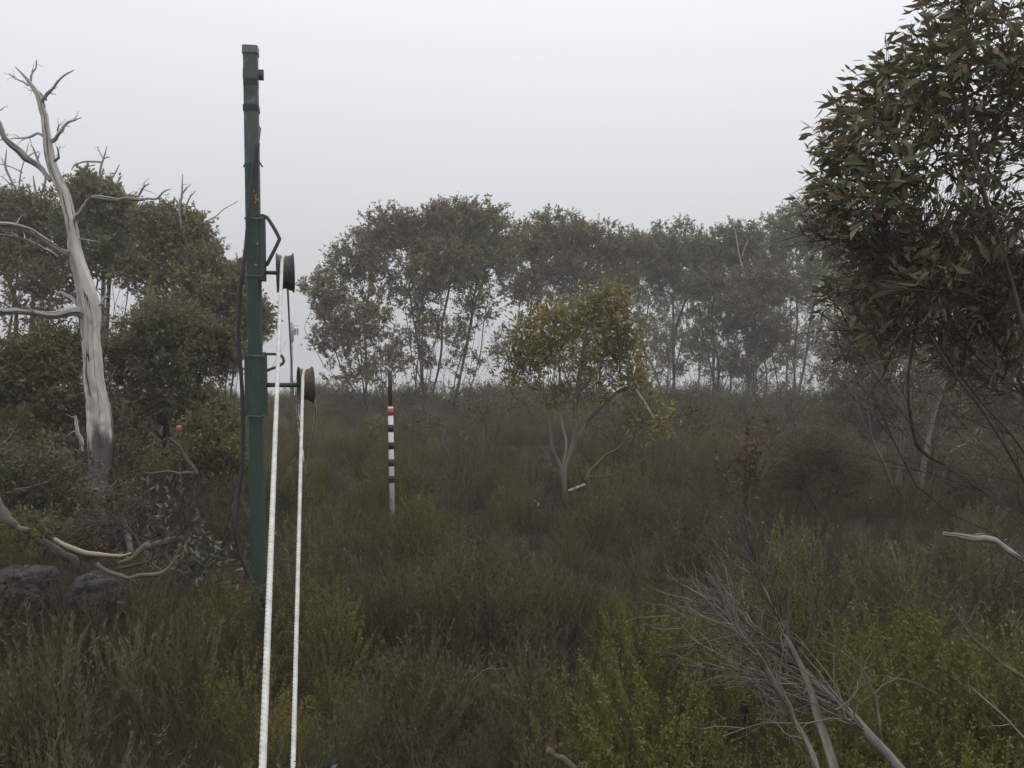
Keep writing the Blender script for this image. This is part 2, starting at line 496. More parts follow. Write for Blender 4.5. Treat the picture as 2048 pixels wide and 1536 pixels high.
L_GREY = leaf_mat("grey_green_leaf", [(.055, .068, .045), (.085, .10, .066), (.13, .145, .10), (.20, .19, .10)], rough=.42, trans=.1, spec=.5, gain=1)
L_BLUE = leaf_mat("blue_grey_leaf", [(.085, .11, .10), (.12, .15, .14), (.16, .19, .175)], rough=.5, trans=.08)
L_RUST = leaf_mat("rusty_leaf", [(.05, .05, .028), (.10, .065, .03), (.17, .09, .033), (.075, .045, .033)], trans=.2)
# heath (instanced)
H_WISP = leaf_mat("heath_wisp", [(.024, .022, .011), (.050, .045, .023), (.078, .071, .039), (.060, .063, .030), (.102, .097, .055), (.125, .098, .057)], inst=True, trans=.15, spec=.12, patch=(.096, .068, .040), patch_scale=.9, gain=1.75)
H_GREEN = leaf_mat("heath_green", [(.034, .038, .012), (.054, .058, .017), (.084, .086, .023), (.125, .112, .030)], inst=True, trans=.18, spec=.12, patch=(.14, .115, .028), patch_scale=1.1, gain=1.55)
H_RED = leaf_mat("heath_red", [(.04, .032, .016), (.064, .046, .024), (.085, .058, .03), (.060, .055, .026)], inst=True, trans=.12, spec=.12, gain=1.35)
H_TWIG = leaf_mat("heath_bare_twig", [(.035, .028, .022), (.06, .05, .04), (.08, .068, .056)], inst=True, trans=0, gain=1.2)
H_GRASS = leaf_mat("dry_grass", [(.10, .075, .035), (.16, .12, .06), (.07, .075, .03)], inst=True, trans=.15)
FLOWER = leaf_mat("cream_flower", [(.45, .43, .33), (.55, .53, .45)], inst=True, trans=.1)


def ground_mat():
    m, nd, lk = new_mat("leaf_litter_soil")
    out = nd.new("ShaderNodeOutputMaterial"); b = nd.new("ShaderNodeBsdfPrincipled")
    b.inputs["Roughness"].default_value = .9; b.inputs["Specular IOR Level"].default_value = .15
    geo = nd.new("ShaderNodeNewGeometry")
    n1 = nd.new("ShaderNodeTexNoise"); n1.inputs["Scale"].default_value = 1.3; n1.inputs["Detail"].default_value = 8; n1.inputs["Roughness"].default_value = .75
    n2 = nd.new("ShaderNodeTexVoronoi"); n2.inputs["Scale"].default_value = 34
    lk.new(geo.outputs["Position"], n1.inputs["Vector"]); lk.new(geo.outputs["Position"], n2.inputs["Vector"])
    r = ramp(nd, [(.3, (.018, .014, .009)), (.5, (.036, .027, .017)), (.7, (.07, .05, .03))])
    lk.new(n1.outputs["Fac"], r.inputs["Fac"])
    mx = nd.new("ShaderNodeMix"); mx.data_type = 'RGBA'; mx.inputs["Factor"].default_value = .35
    r2 = ramp(nd, [(.0, (.02, .015, .01)), (.6, (.06, .043, .026)), (1, (.13, .095, .058))])
    lk.new(n2.outputs["Color"], r2.inputs["Fac"])
    lk.new(r.outputs["Color"], mx.inputs["A"]); lk.new(r2.outputs["Color"], mx.inputs["B"])
    lk.new(mx.outputs["Result"], b.inputs["Base Color"])
    bp = nd.new("ShaderNodeBump"); bp.inputs["Strength"].default_value = .6; bp.inputs["Distance"].default_value = .04
    lk.new(n2.outputs["Distance"], bp.inputs["Height"]); lk.new(bp.outputs[0], b.inputs["Normal"])
    lk.new(b.outputs[0], out.inputs["Surface"])
    return m


# ------------------------------------------------------------------ setting: ground and fog
def build_ground():
    xs = np.concatenate([np.linspace(-260, -34, 24), np.linspace(-32, 32, 161), np.linspace(34, 260, 24)])
    ys = np.concatenate([np.linspace(-30, 0, 16), np.linspace(0.3, 34, 140), np.linspace(35, 80, 46), np.linspace(85, 400, 30)])
    X, Y = np.meshgrid(xs, ys)
    Z = ground(X, Y)
    n, m = X.shape
    i = np.arange(n * m).reshape(n, m)
    a = Acc()
    a.add(np.stack([X, Y, Z], -1).reshape(-1, 3), np.stack([i[:-1, :-1], i[:-1, 1:], i[1:, 1:], i[1:, :-1]], -1).reshape(-1, 4))
    o = a.build("ground", ground_mat())
    o["kind"] = "structure"; o["label"] = "brown leaf littered hillside soil under the heath"


build_ground()


def build_haze():
    zlo = CZ - 12 - 1.5
    zhi = 10.2
    a = Acc()
    box(a, (0, 184, (zlo + zhi) / 2), (540, 450, zhi - zlo))
    m, nd, lk = new_mat("pale_fog")
    out = nd.new("ShaderNodeOutputMaterial")
    v = nd.new("ShaderNodeVolumePrincipled")
    v.inputs["Color"].default_value = (.97, .97, .98, 1)
    v.inputs["Density"].default_value = HAZE_DENSITY
    v.inputs["Anisotropy"].default_value = 0.0
    v.inputs["Density Attribute"].default_value = ""
    v.inputs["Temperature Attribute"].default_value = ""
    m.cycles.homogeneous_volume = True
    lk.new(v.outputs[0], out.inputs["Volume"])
    o = a.build("haze", m, smooth=False)
    o["kind"] = "stuff"; o["label"] = "thin grey fog filling the air"


build_haze()

# ------------------------------------------------------------------ trees
def crown_targets(blobs, rng, up=0.25):
    """blobs: (px, py, depth, rx_px, ry_px, n[, depth_radius_m]) -> points thrown mostly near the outside of each ellipsoid."""
    pts = []
    for bl in blobs:
        px, py, d, rx, ry, n = bl[:6]
        c = P(px, py, d); ax, az = rx / FPX * d, ry / FPX * d
        ay = bl[6] if len(bl) > 6 else 0.85 * ax
        v = unit(rng.normal(size=(n, 3)))
        v[:, 2] += up * rng.random(n)
        rad = rng.random(n) ** 0.45
        pts.append(c + v * rad[:, None] * np.array([ax, ay, az]))
    return np.vstack(pts)


def grow(stems, targets, rng, wander=0.12, down_pen=1.6, steps=5):
    """Connects every target to the nearest sensible place on a growing skeleton. stems: list of polylines (m,3)."""
    pos, par, stem_id = [], [], []
    for si, s in enumerate(stems):
        prev = -1
        for k, p in enumerate(s):
            pos.append(p); par.append(prev); stem_id.append(si); prev = len(pos) - 1
    pos = np.array(pos); par = list(par); stem_id = list(stem_id)
    N = len(pos)
    buf = np.zeros((N + len(targets) * steps, 3)); buf[:N] = pos
    tipd = np.zeros_like(buf)
    for i in range(N):
        if par[i] >= 0:
            tipd[i] = unit(buf[i] - buf[par[i]])
        else:
            tipd[i] = (0, 0, 1)
    d0 = np.array([np.min(np.linalg.norm(buf[:N] - t, axis=1)) for t in targets])
    ends = []
    for ti in np.argsort(d0):
        t = targets[ti]
        dv = t - buf[:N]
        dist = np.linalg.norm(dv, axis=1)
        un = dv / np.maximum(dist, 1e-6)[:, None]
        align = (un * tipd[:N]).sum(1)
        cost = dist * (1 + down_pen * np.clip(-un[:, 2] + .15, 0, 1) + 0.75 * (1 - align)) + 0.04
        j = int(np.argmin(cost))
        D = dist[j]
        p0, p3 = buf[j], t
        p1 = p0 + unit(tipd[j] * .7 + un[j] * .6) * D * .4
        p2 = p3 - unit(un[j] + np.array([0, 0, .45]) + rng.normal(size=3) * .25) * D * .3
        prev = j
        for k in range(1, steps + 1):
            s = k / steps
            q = (1 - s) ** 3 * p0 + 3 * (1 - s) ** 2 * s * p1 + 3 * (1 - s) * s * s * p2 + s ** 3 * p3
            if k < steps:
                q = q + rng.normal(size=3) * wander * D * .16
            buf[N] = q; par.append(prev); stem_id.append(stem_id[j])
            tipd[N] = unit(q - buf[prev])
            prev = N; N += 1
        ends.append(prev)
    return buf[:N], np.array(par), np.array(stem_id), np.array(ends), tipd[:N]


def skeleton_meshes(pos, par, sid, r_tip, r_base, cut, ns_big=8, ns_small=4, groove=0.05, seed=0, min_r=0.0):
    """Pipe-model radii; chains -> tubes. Returns ({stem: Acc} for the thick wood, Acc for thin branches)."""
    N = len(pos)
    cnt = np.zeros(N); kids = [[] for _ in range(N)]
    for i in range(N):
        if par[i] >= 0:
            kids[par[i]].append(i)
    for i in range(N):
        if not kids[i]:
            cnt[i] = 1
    for i in range(N - 1, -1, -1):
        if par[i] >= 0:
            cnt[par[i]] += cnt[i]
    top = max(cnt[i] for i in range(N) if par[i] < 0)
    ex = math.log(r_base / r_tip) / math.log(max(top, 2))
    rad = np.maximum(r_tip * cnt ** ex, min_r)
    thick, thin = {}, Acc()
    heads = [i for i in range(N) if par[i] < 0]
    rg = np.random.default_rng(seed + 5)
    while heads:
        h = heads.pop()
        ch = [h] if par[h] < 0 else [par[h], h]
        cur = h
        while kids[cur]:
            ks = sorted(kids[cur], key=lambda c: -cnt[c])
            heads.extend(ks[1:]); cur = ks[0]; ch.append(cur)
        if len(ch) < 2:
            continue
        r = rad[ch].copy()
        if par[h] >= 0:
            r[0] = min(r[0], r[1] * 1.25)
        # soften radius steps
        r = np.minimum.accumulate(np.convolve(np.pad(r, 1, mode='edge'), [.25, .5, .25], mode='valid'))
        big = r > cut
        p = pos[ch]
        nb = int(big.sum())
        if nb >= 2:
            a = thick.setdefault(int(sid[ch[-1]]), Acc())
            pr = spline(np.c_[p[:nb], r[:nb]], max(3, nb * 3))
            tube(a, pr[:, :3], pr[:, 3], ns_big, rg.random(), groove, seed=int(rg.integers(1000)))
        k0 = max(nb - 1, 0) if nb >= 2 else 0
        if len(ch) - k0 >= 2:
            tube(thin, p[k0:], r[k0:], ns_small, rg.random(), 0, seed=int(rg.integers(1000)), cap=False)
    return thick, thin


def leafy(acc, twigs, ends, dirs, rng, n_twig, n_leaf, twig_len, L, W, droop=.35, detail=1, up=.35, twig_r=.0025, spread=.8, bend=.2, tint_sd=.18):
    """At each branch end: a spray of twigs with leaves along them."""
    ne = len(ends)
    base = np.repeat(ends, n_twig, 0); bd = np.repeat(dirs, n_twig, 0)
    d = unit(bd + rng.normal(size=base.shape) * spread + np.array([0, 0, up]))
    ln = twig_len * rng.uniform(.5, 1.2, len(base))
    tip = base + d * ln[:, None]
    if twigs is not None:
        side = unit(np.cross(d, rng.normal(size=d.shape)))
        s2 = np.cross(d, side)
        k = len(base)
        ring = [base + twig_r * (math.cos(a) * side + math.sin(a) * s2) for a in (0, 2.1, 4.2)]
        v = np.stack(ring + [tip], 1).reshape(-1, 3)
        t = np.array([[0, 1, 3], [1, 2, 3], [2, 0, 3]])
        twigs.add(v, None, (t[None] + (np.arange(k) * 4)[:, None, None]).reshape(-1, 3), rng.random())
    f = rng.uniform(.15, 1.05, (len(base), n_leaf))
    pos = (base[:, None] + d[:, None] * (ln[:, None] * f)[..., None]).reshape(-1, 3)
    ld = np.repeat(d, n_leaf, 0) * .75 + rng.normal(size=pos.shape) * .65 + np.array([0, 0, -droop])
    m = len(pos)
    ct = np.repeat(np.clip(rng.normal(.5, tint_sd, ne), 0, 1), n_twig * n_leaf)
    rn = np.clip(ct + rng.normal(0, .16, m), 0, 1)
    s = rng.uniform(.6, 1.2, m)
    leaves(acc, pos, ld, L * s, W * s * rng.uniform(.8, 1.2, m), bend * rng.normal(1, .6, m), rn, detail, rng)


def stem_curve(b, e, rng, n=7, bow=.12):
    b, e = np.asarray(b, float), np.asarray(e, float)
    D = np.linalg.norm(e - b)
    m1 = b + (e - b) * .35 + np.array([rng.normal() * .025 * D, rng.normal() * .025 * D, .05 * D])
    m1[:2] = b[:2] + (m1[:2] - b[:2]) * (1 + rng.normal() * .12)
    m2 = b + (e - b) * .7 + rng.normal(size=3) * .025 * D
    return spline([b, m1, m2, e], n) + rng.normal(size=(n, 3)) * .006 * D * np.linspace(0, 1, n)[:, None]


def make_tree(name, label, cat, base, stem_tops, blobs, seed, leaf, barkm=GUMBARK, twigm=TWIG, r_base=.09, r_tip=.004,
              L=.085, W=.022, n_twig=5, n_leaf=9, twig_len=.3, cut=.018, group=None, droop=.35, detail=0, base_spread=.12,
              down_pen=1.6, up=.25, spread=.8, wander=.14, tup=.35, sink=.15, extra_stems=None, min_r=0.0, stem_n=7, twig_r=.0025):
    """A gum: several stems from one foot, branches grown towards the crown clumps, leaves in sprays at the ends.
    base: (px, depth) of the foot; stem_tops: [(px, py, depth)...] where each stem's leader ends."""
    rng = np.random.default_rng(seed)
    if name == "snow_gum":
        k_ = 1.9 if 560 < base[0] < 1700 else 1.45
        base = (base[0], base[1] * k_)
        stem_tops = [(a_, b_, c_ * k_) for a_, b_, c_ in stem_tops]
        blobs = [(*b[:2], b[2] * k_, *b[3:]) for b in blobs]
        blobs = [(*b[:5], int(b[5] * 2.1), *b[6:]) for b in blobs]
        r_base *= .58; r_tip = .0036; n_twig, n_leaf, L, W, twig_len = 6, 14, .072 * k_, .031 * k_, .27 * k_
        more = [(t[0] + rng.normal() * 28, t[1] + rng.uniform(-10, 40), t[2] + rng.normal() * .4) for t in stem_tops for _q in range(2)]
        more += [(t[0] + (t[0] - base[0]) * rng.uniform(.3, .9), t[1] + rng.uniform(10, 90), t[2] + rng.normal() * .4) for t in stem_tops]
        stem_tops = stem_tops + more
        low = [(base[0] + rng.normal() * 75, 690 + rng.uniform(-60, 90), base[1] + rng.normal() * .5) for _q in range(8)]
        stem_tops = stem_tops + low
        blobs = blobs + [(base[0], 700, base[1], 95, 75, 26)]
        base_spread = .28
    bx, bd = base
    x0 = (bx - 1024) / FPX * bd
    foot = np.array([x0, bd, float(ground(x0, bd)) - sink])
    r = root(name, foot + [0, 0, sink], label, cat, group)
    stems = []
    for k, tpt in enumerate(stem_tops):
        off = np.array([rng.normal() * base_spread, rng.normal() * base_spread, 0])
        stems.append(stem_curve(foot + off, P(*tpt), rng, stem_n))
    if extra_stems:
        stems += extra_stems
    tg = crown_targets(blobs, rng, up)
    pos, par, sid, ends, td = grow(stems, tg, rng, wander, down_pen)
    thick, thin = skeleton_meshes(pos, par, sid, r_tip, r_base, cut, seed=seed, min_r=min_r, ns_small=3, ns_big=7)
    for k in sorted(thick):
        thick[k].build("trunk", barkm, r)
    fol = Acc()
    leafy(fol, thin, pos[ends], td[ends], rng, n_twig, n_leaf, twig_len, L, W, droop, detail, tup, spread=spread, twig_r=twig_r)
    thin.build("branches", twigm, r, kind="stuff")
    fol.build("crown", leaf, r, smooth=False, kind="stuff")
    return r


def far_trees():
    G = "foggy snow gums along the skyline"
    # the wide clump in the middle
    make_tree("snow_gum", "leftmost snow gum of the middle clump, leaning out over the gap by the tow pole", "tree", (745, 19),
              [(668, 690, 18.6), (705, 600, 19), (745, 560, 19.5), (775, 620, 18.4)],
              [(660, 600, 18.8, 55, 50, 34), (668, 680, 18.6, 48, 55, 26), (725, 530, 19, 70, 55, 55), (770, 470, 19.4, 55, 42, 46), (735, 640, 18.6, 60, 70, 30), (690, 760, 18.6, 40, 25, 8), (760, 740, 18.4, 50, 60, 12)],
              101, L_FAR, GUMDARK, r_base=.075, group=G)
    make_tree("snow_gum", "many stemmed snow gum behind the striped pole, centre of the middle clump", "tree", (845, 19.6),
              [(800, 560, 19.6), (850, 540, 20), (885, 600, 19), (905, 540, 19.6), (830, 640, 19)],
              [(845, 480, 19.8, 75, 55, 60), (885, 540, 19.4, 75, 60, 52), (830, 580, 19.2, 60, 60, 34), (895, 450, 20, 60, 38, 40), (865, 680, 19, 70, 60, 16)],
              102, L_FAR, GUMDARK, r_base=.085, group=G)
    make_tree("snow_gum", "tallest snow gum of the middle clump, its rounded top the highest there", "tree", (915, 19.8),
              [(935, 560, 20), (960, 540, 19.8), (975, 620, 19.4), (915, 580, 20.2)],
              [(945, 460, 20, 70, 50, 60), (985, 510, 19.8, 50, 55, 40), (940, 540, 19.6, 70, 50, 40), (965, 610, 19.4, 50, 45, 14)],
              103, L_FARG, GUMDARK, r_base=.085, group=G)
    make_tree("snow_gum", "thin stemmed snow gum between the middle clump and the golden young gum", "tree", (1010, 21.5),
              [(1040, 600, 21.5), (1080, 560, 21.8), (1005, 640, 21)],
              [(1060, 500, 21.8, 60, 50, 40), (1110, 470, 22, 65, 45, 46), (1045, 580, 21.4, 45, 50, 26), (1120, 540, 21.8, 60, 45, 34), (1020, 500, 21.2, 40, 55, 26)],
              104, L_FAR, GUMDARK, r_base=.07, group=G)
    make_tree("snow_gum", "snow gum whose crown rises straight behind the golden young gum", "tree", (1190, 22.5),
              [(1150, 600, 22.5), (1190, 580, 22.6), (1230, 590, 22.2)],
              [(1150, 500, 22.6, 60, 50, 44), (1215, 500, 22.4, 65, 45, 50), (1180, 560, 22.3, 75, 45, 44), (1240, 560, 22.3, 50, 50, 34), (1275, 510, 22.6, 35, 40, 22)],
              105, L_FAR, GUMDARK, r_base=.08, group=G)
    make_tree("snow_gum", "slender trunked snow gum standing clear right of the golden young gum", "tree", (1345, 24),
              [(1315, 620, 24), (1345, 590, 24.4), (1375, 610, 23.8)],
              [(1310, 510, 24, 50, 40, 36), (1350, 500, 24.4, 65, 45, 56), (1345, 560, 24, 70, 38, 40), (1400, 520, 24, 50, 45, 36)],
              106, L_FARG, GUMDARK, r_base=.10, r_tip=.004, group=G)
    make_tree("snow_gum", "dark snow gum with arching limbs right of the slender trunked one", "tree", (1435, 22),
              [(1395, 600, 22), (1430, 560, 22.2), (1465, 620, 21.8), (1440, 680, 21.4)],
              [(1430, 510, 22.2, 65, 48, 54), (1480, 500, 22.4, 50, 45, 40), (1410, 580, 21.8, 50, 40, 26), (1455, 620, 21.6, 70, 60, 36), (1410, 700, 21.4, 60, 60, 14)],
              107, L_FARG, GUMDARK, r_base=.09, group=G)
    make_tree("snow_gum", "big pale trunked snow gum with the highest crown beside the near leafy branches", "tree", (1590, 24.5),
              [(1545, 600, 24.5), (1590, 560, 24.8), (1635, 580, 24.4), (1570, 660, 24)],
              [(1550, 500, 24.6, 65, 58, 64), (1610, 470, 25, 75, 58, 80), (1660, 490, 24.8, 60, 60, 56), (1580, 570, 24.4, 80, 50, 50), (1540, 640, 24, 60, 60, 22)],
              108, L_FARG, GUMBARK, r_base=.12, group=G)
    make_tree("snow_gum", "bushy snow gum low behind the dark arching one, with many thin stems", "tree", (1510, 21),
              [(1480, 680, 21), (1510, 640, 21.2), (1550, 660, 20.8), (1525, 720, 20.6)],
              [(1500, 640, 21, 60, 60, 24), (1545, 690, 20.8, 50, 60, 18), (1480, 740, 20.6, 50, 50, 14), (1530, 570, 21.2, 60, 50, 26)],
              109, L_BROWN, GUMBARK, r_base=.06, group=G)
    make_tree("snow_gum", "brown twiggy snow gum seen through the near leafy branches", "tree", (1755, 17),
              [(1700, 620, 17), (1745, 560, 17.2), (1790, 580, 16.8), (1735, 700, 16.6), (1800, 680, 16.5)],
              [(1720, 560, 17, 60, 70, 40), (1790, 530, 17.2, 70, 80, 50), (1700, 700, 16.8, 60, 70, 30), (1790, 680, 16.6, 70, 70, 34), (1720, 800, 16.4, 70, 60, 34), (1800, 790, 16.4, 70, 70, 36), (1760, 640, 16.8, 90, 80, 40)],
              110, L_BROWN, GUMBARK, r_base=.07, L=.08, group=G)
    make_tree("snow_gum", "brown snow gum behind the near tree, at the photo's right edge", "tree", (1960, 15),
              [(1890, 640, 15), (1950, 560, 15.2), (2010, 600, 15), (1900, 740, 14.6), (2060, 660, 15)],
              [(1880, 580, 15, 70, 90, 44), (1960, 540, 15.2, 80, 100, 56), (2050, 600, 15, 70, 110, 44), (1890, 730, 14.7, 80, 70, 34), (2010, 740, 14.7, 80, 70, 34), (1880, 830, 14.4, 80, 60, 34), (2000, 840, 14.4, 90, 60, 36), (1950, 660, 15, 120, 90, 50)],
              111, L_BROWN, GUMBARK, r_base=.08, L=.08, group=G)
    for i, (px, py, d, lab) in enumerate([(1290, 560, 27, "faint snow gum in the fog just right behind the golden young gum"), (1400, 560, 28, "faint snow gum in the fog behind the slender trunked one"),
                                          (1505, 560, 28.5, "faint snow gum in the fog between the arching and the pale trunked gums"), (1665, 560, 27, "faint snow gum in the fog behind the near tree's outermost leaves"), (1095, 570, 28, "faint snow gum in the fog left behind the golden young gum's top")]):
        make_tree("snow_gum", lab, "tree", (px, d), [(px - 38, 640, d), (px - 15, 600, d), (px + 12, 590, d), (px + 38, 630, d), (px + 60, 690, d), (px - 60, 690, d)],
                  [(px, py - 30, d, 60, 40, 24), (px - 30, py + 20, d, 45, 45, 18), (px + 35, py + 20, d, 45, 45, 18), (px + 10, py + 110, d, 70, 70, 16)], 130 + i, L_FAR if i % 2 else L_FARG, GUMBARK, r_base=.07, group=G)
    for i, (px, py, rx, ry, lab) in enumerate([(1330, 640, 90, 120, "far off dim snow gum filling the gap right of the golden young gum"), (1460, 640, 90, 120, "far off dim snow gum deep behind the dark arching gum"),
                                               (1580, 620, 90, 130, "far off dim snow gum deep behind the pale trunked gum"), (1700, 640, 90, 130, "far off dim snow gum behind the near tree's left fringe"), (1180, 640, 80, 110, "far off dim snow gum deep behind the golden young gum")]):
        make_tree("distant_snow_gum", lab, "tree", (px, 60), [(px - 50, 640, 60), (px, 600, 60), (px + 45, 650, 60), (px + 80, 720, 60), (px - 80, 720, 60)],
                  [(px, py - 30, 60, rx, ry * .6, 80), (px, py + 70, 60, rx, ry * .7, 90)], 150 + i, L_FAR if i % 2 else L_FARG, GUMBARK, r_base=.07, r_tip=.006, L=.22, W=.07, twig_len=.7, n_twig=6, n_leaf=8, base_spread=.4, group=G)
    # left skyline
    make_tree("snow_gum", "leftmost dark snow gum behind the white dead tree, cut by the photo's edge", "tree", (45, 15.5),
              [(0, 560, 15.5), (40, 540, 15.6), (85, 580, 15.2)],
              [(10, 450, 15.6, 65, 60, 60), (60, 440, 15.6, 50, 50, 44), (-50, 480, 15.5, 60, 80, 30), (40, 520, 15.4, 75, 45, 50), (70, 590, 15, 60, 50, 20)],
              112, L_FAR, GUMDARK, r_base=.08, group=G)
    make_tree("snow_gum", "dark snow gum right behind the white dead tree, round crown above its limbs", "tree", (185, 15.5),
              [(150, 560, 15.5), (190, 540, 15.6), (225, 560, 15.4), (180, 620, 15)],
              [(185, 415, 15.6, 65, 50, 64), (235, 450, 15.6, 50, 50, 46), (150, 470, 15.4, 55, 55, 46), (215, 520, 15.4, 60, 50, 46), (130, 560, 15.2, 50, 50, 26)],
              113, L_FARG, GUMDARK, r_base=.085, group=G)
    make_tree("snow_gum", "wide snow gum left of the tow pole, its boughs sagging towards the pole", "tree", (300, 15),
              [(290, 560, 15.2), (345, 540, 15.2), (400, 560, 14.8), (330, 620, 14.6), (440, 640, 14.6)],
              [(330, 470, 15.2, 65, 48, 60), (375, 490, 15, 45, 48, 46), (300, 550, 15, 60, 50, 42), (400, 560, 14.8, 60, 55, 46), (440, 610, 14.6, 55, 55, 44), (500, 645, 14.6, 45, 40, 34), (470, 570, 14.8, 35, 40, 22), (360, 620, 14.6, 70, 40, 24)],
              114, L_FAR, GUMDARK, r_base=.085, group=G)
    make_tree("snow_gum", "half bare thin snow gum right beside the tow pole's left edge", "tree", (455, 17.5),
              [(435, 700, 17.5), (460, 680, 17.5), (480, 720, 17.2)],
              [(440, 650, 17.5, 35, 40, 12), (470, 660, 17.4, 30, 50, 12), (470, 720, 17.2, 30, 40, 8)],
              115, L_BROWN, GUMBARK, r_base=.05, group=G)


far_trees()


def near_shrubs():
    # leafy shrubs and young gums on the left
    make_tree("gum_shrub", "olive bronze gum shrub left of the white dead trunk", "shrub", (95, 11.2),
              [(50, 740, 11.2), (100, 720, 11.3), (150, 740, 11)],
              [(110, 710, 11.2, 80, 65, 70), (50, 760, 11, 80, 70, 70), (140, 790, 10.9, 60, 70, 50), (0, 800, 11, 70, 90, 50), (90, 850, 10.7, 100, 60, 50)],
              201, L_OLIVE, BROWNSTEM, L=.07, W=.022, n_twig=6, n_leaf=12, twig_len=.24, r_base=.035, cut=.012)
    make_tree("gum_shrub", "tall dense dark gum shrub between the dead trunk and the tow pole", "shrub", (345, 11.6),
              [(280, 740, 11.6), (340, 700, 11.7), (400, 740, 11.5)],
              [(340, 670, 11.7, 70, 50, 70), (270, 730, 11.6, 60, 70, 60), (405, 720, 11.6, 55, 65, 64), (340, 770, 11.4, 100, 70, 80), (400, 830, 11.2, 60, 60, 46), (280, 840, 11.2, 70, 60, 50), (440, 700, 11.6, 25, 40, 20)],
              202, L_DARK, BROWNSTEM, L=.07, W=.022, n_twig=6, n_leaf=12, twig_len=.24, r_base=.035, cut=.012)
    make_tree("gum_shrub", "rust topped gum shrub against the left skyline trees", "shrub", (330, 13.2),
              [(300, 680, 13.2), (340, 650, 13.2), (370, 690, 13.2)],
              [(330, 650, 13.2, 75, 45, 56), (280, 690, 13, 50, 50, 36), (390, 690, 13, 40, 50, 30)],
              203, L_OLIVE, BROWNSTEM, L=.07, W=.022, n_twig=6, n_leaf=10, twig_len=.24, r_base=.03, cut=.012)
    make_tree("gum_shrub", "dark shrub crouching behind the foot of the white dead tree", "shrub", (250, 10.3),
              [(240, 900, 10.3), (280, 880, 10.3)],
              [(250, 890, 10.3, 60, 60, 36), (300, 940, 10.1, 60, 50, 30), (180, 900, 10.6, 60, 60, 30)],
              204, L_DARK, TWIG, L=.06, W=.018, n_twig=5, n_leaf=8, twig_len=.22, r_base=.02, cut=.01)
    make_tree("twiggy_shrub", "bare twiggy brown shrub under the photo's left edge, below the olive shrub", "shrub", (40, 8.6),
              [(0, 960, 8.6), (50, 930, 8.7), (110, 950, 8.5)],
              [(30, 950, 8.6, 90, 60, 90), (110, 960, 8.4, 70, 60, 60), (-20, 980, 8.4, 60, 80, 40)],
              205, L_DARK, TWIG, twigm=TWIG, L=.055, W=.018, n_twig=4, n_leaf=5, twig_len=.24, r_base=.016, cut=.012, spread=1.2, wander=.4)
    make_tree("gum_shrub", "olive gum shrub against the tow pole's left side below the tall dark shrub", "shrub", (430, 10.2),
              [(410, 880, 10.2), (450, 870, 10.2)], [(430, 880, 10.2, 55, 60, 60), (400, 930, 10, 60, 40, 40), (460, 930, 10, 40, 50, 30)],
              206, L_OLIVE, BROWNSTEM, L=.06, W=.019, n_twig=6, n_leaf=10, twig_len=.22, r_base=.02, cut=.01)
    make_tree("gum_shrub", "low olive shrub in front of the dead tree's darker foot", "shrub", (150, 9.1),
              [(130, 990, 9.1), (180, 985, 9.1)], [(140, 1010, 9.1, 70, 26, 40), (235, 1015, 9.0, 40, 26, 26), (85, 1000, 9.0, 60, 40, 40)],
              207, L_DARK, TWIG, L=.055, W=.018, n_twig=5, n_leaf=8, twig_len=.2, r_base=.014, cut=.01)
    make_tree("twiggy_shrub", "brown twiggy scrub between the two boulders and the fallen limbs", "shrub", (110, 7.6),
              [(90, 1060, 7.6), (150, 1070, 7.6)], [(60, 1070, 7.6, 70, 40, 50), (150, 1080, 7.5, 70, 36, 50)],
              208, L_OLIVE, TWIG, L=.05, W=.016, n_twig=4, n_leaf=6, twig_len=.2, r_base=.012, cut=.01, spread=1.2, wander=.4)
    # dark low shrubs under the skyline trees
    G = "dark shrubs under the skyline trees"
    for i, (px, py, d, rx, ry, n, lab) in enumerate([
            (1370, 835, 16.5, 90, 45, 64, "dark low shrub under the slender trunked snow gum"),
            (1250, 850, 15.5, 80, 60, 64, "dark low shrub just behind the golden young gum's drooping branch"),
            (1530, 850, 17, 80, 40, 44, "dark low shrub before the pale trunked snow gum"),
            (985, 815, 18, 70, 34, 44, "dark low shrub at the foot of the tallest middle gum"),
            (800, 850, 18.5, 90, 26, 44, "dark low shrub behind the top of the striped pole"),
            (1840, 880, 13.5, 110, 70, 60, "dark low shrub behind the white gum stems, through the near tree's bare twigs"),
            (1980, 930, 12.5, 90, 70, 50, "dark low shrub above the fallen white log"),
            (1310, 815, 34, 70, 42, 70, "dim low shrub under the first faint gum right of the golden young gum"),
            (1440, 812, 34, 75, 46, 80, "dim low shrub under the dark arching snow gum"),
            (1580, 808, 34, 80, 52, 90, "dim low shrub round the pale trunked snow gum's foot"),
            (1700, 800, 22, 80, 75, 90, "dim low shrub left behind the bent pale sapling"),
            (690, 806, 36, 70, 26, 50, "dim low shrub on the crest under the leaning snow gum"),
            (860, 802, 36, 80, 30, 56, "dim low shrub on the crest behind the many stemmed gum"),
            (965, 802, 36, 60, 34, 50, "dim low shrub on the crest right of the tallest middle gum"),
            (1070, 815, 34, 60, 32, 60, "dim low shrub left behind the golden young gum"),
            (1890, 780, 17, 110, 80, 110, "dim tall shrub behind the straight pale sapling"),
            (2020, 800, 17, 80, 100, 90, "dim tall shrub behind the near tree at the photo's right edge")]):
        make_tree("low_shrub", lab, "shrub", (px, d), [(px - 20, py, d), (px + 25, py, d)], [(px, py, d, rx, ry, n)],
                  220 + i, L_BROWN if i % 2 else L_DARK, TWIG, L=.05 * max(1, d / 15), W=.016 * max(1, d / 15), n_twig=6, n_leaf=9, twig_len=.26 * max(1, d / 18), r_base=.018, cut=.012, group=G)
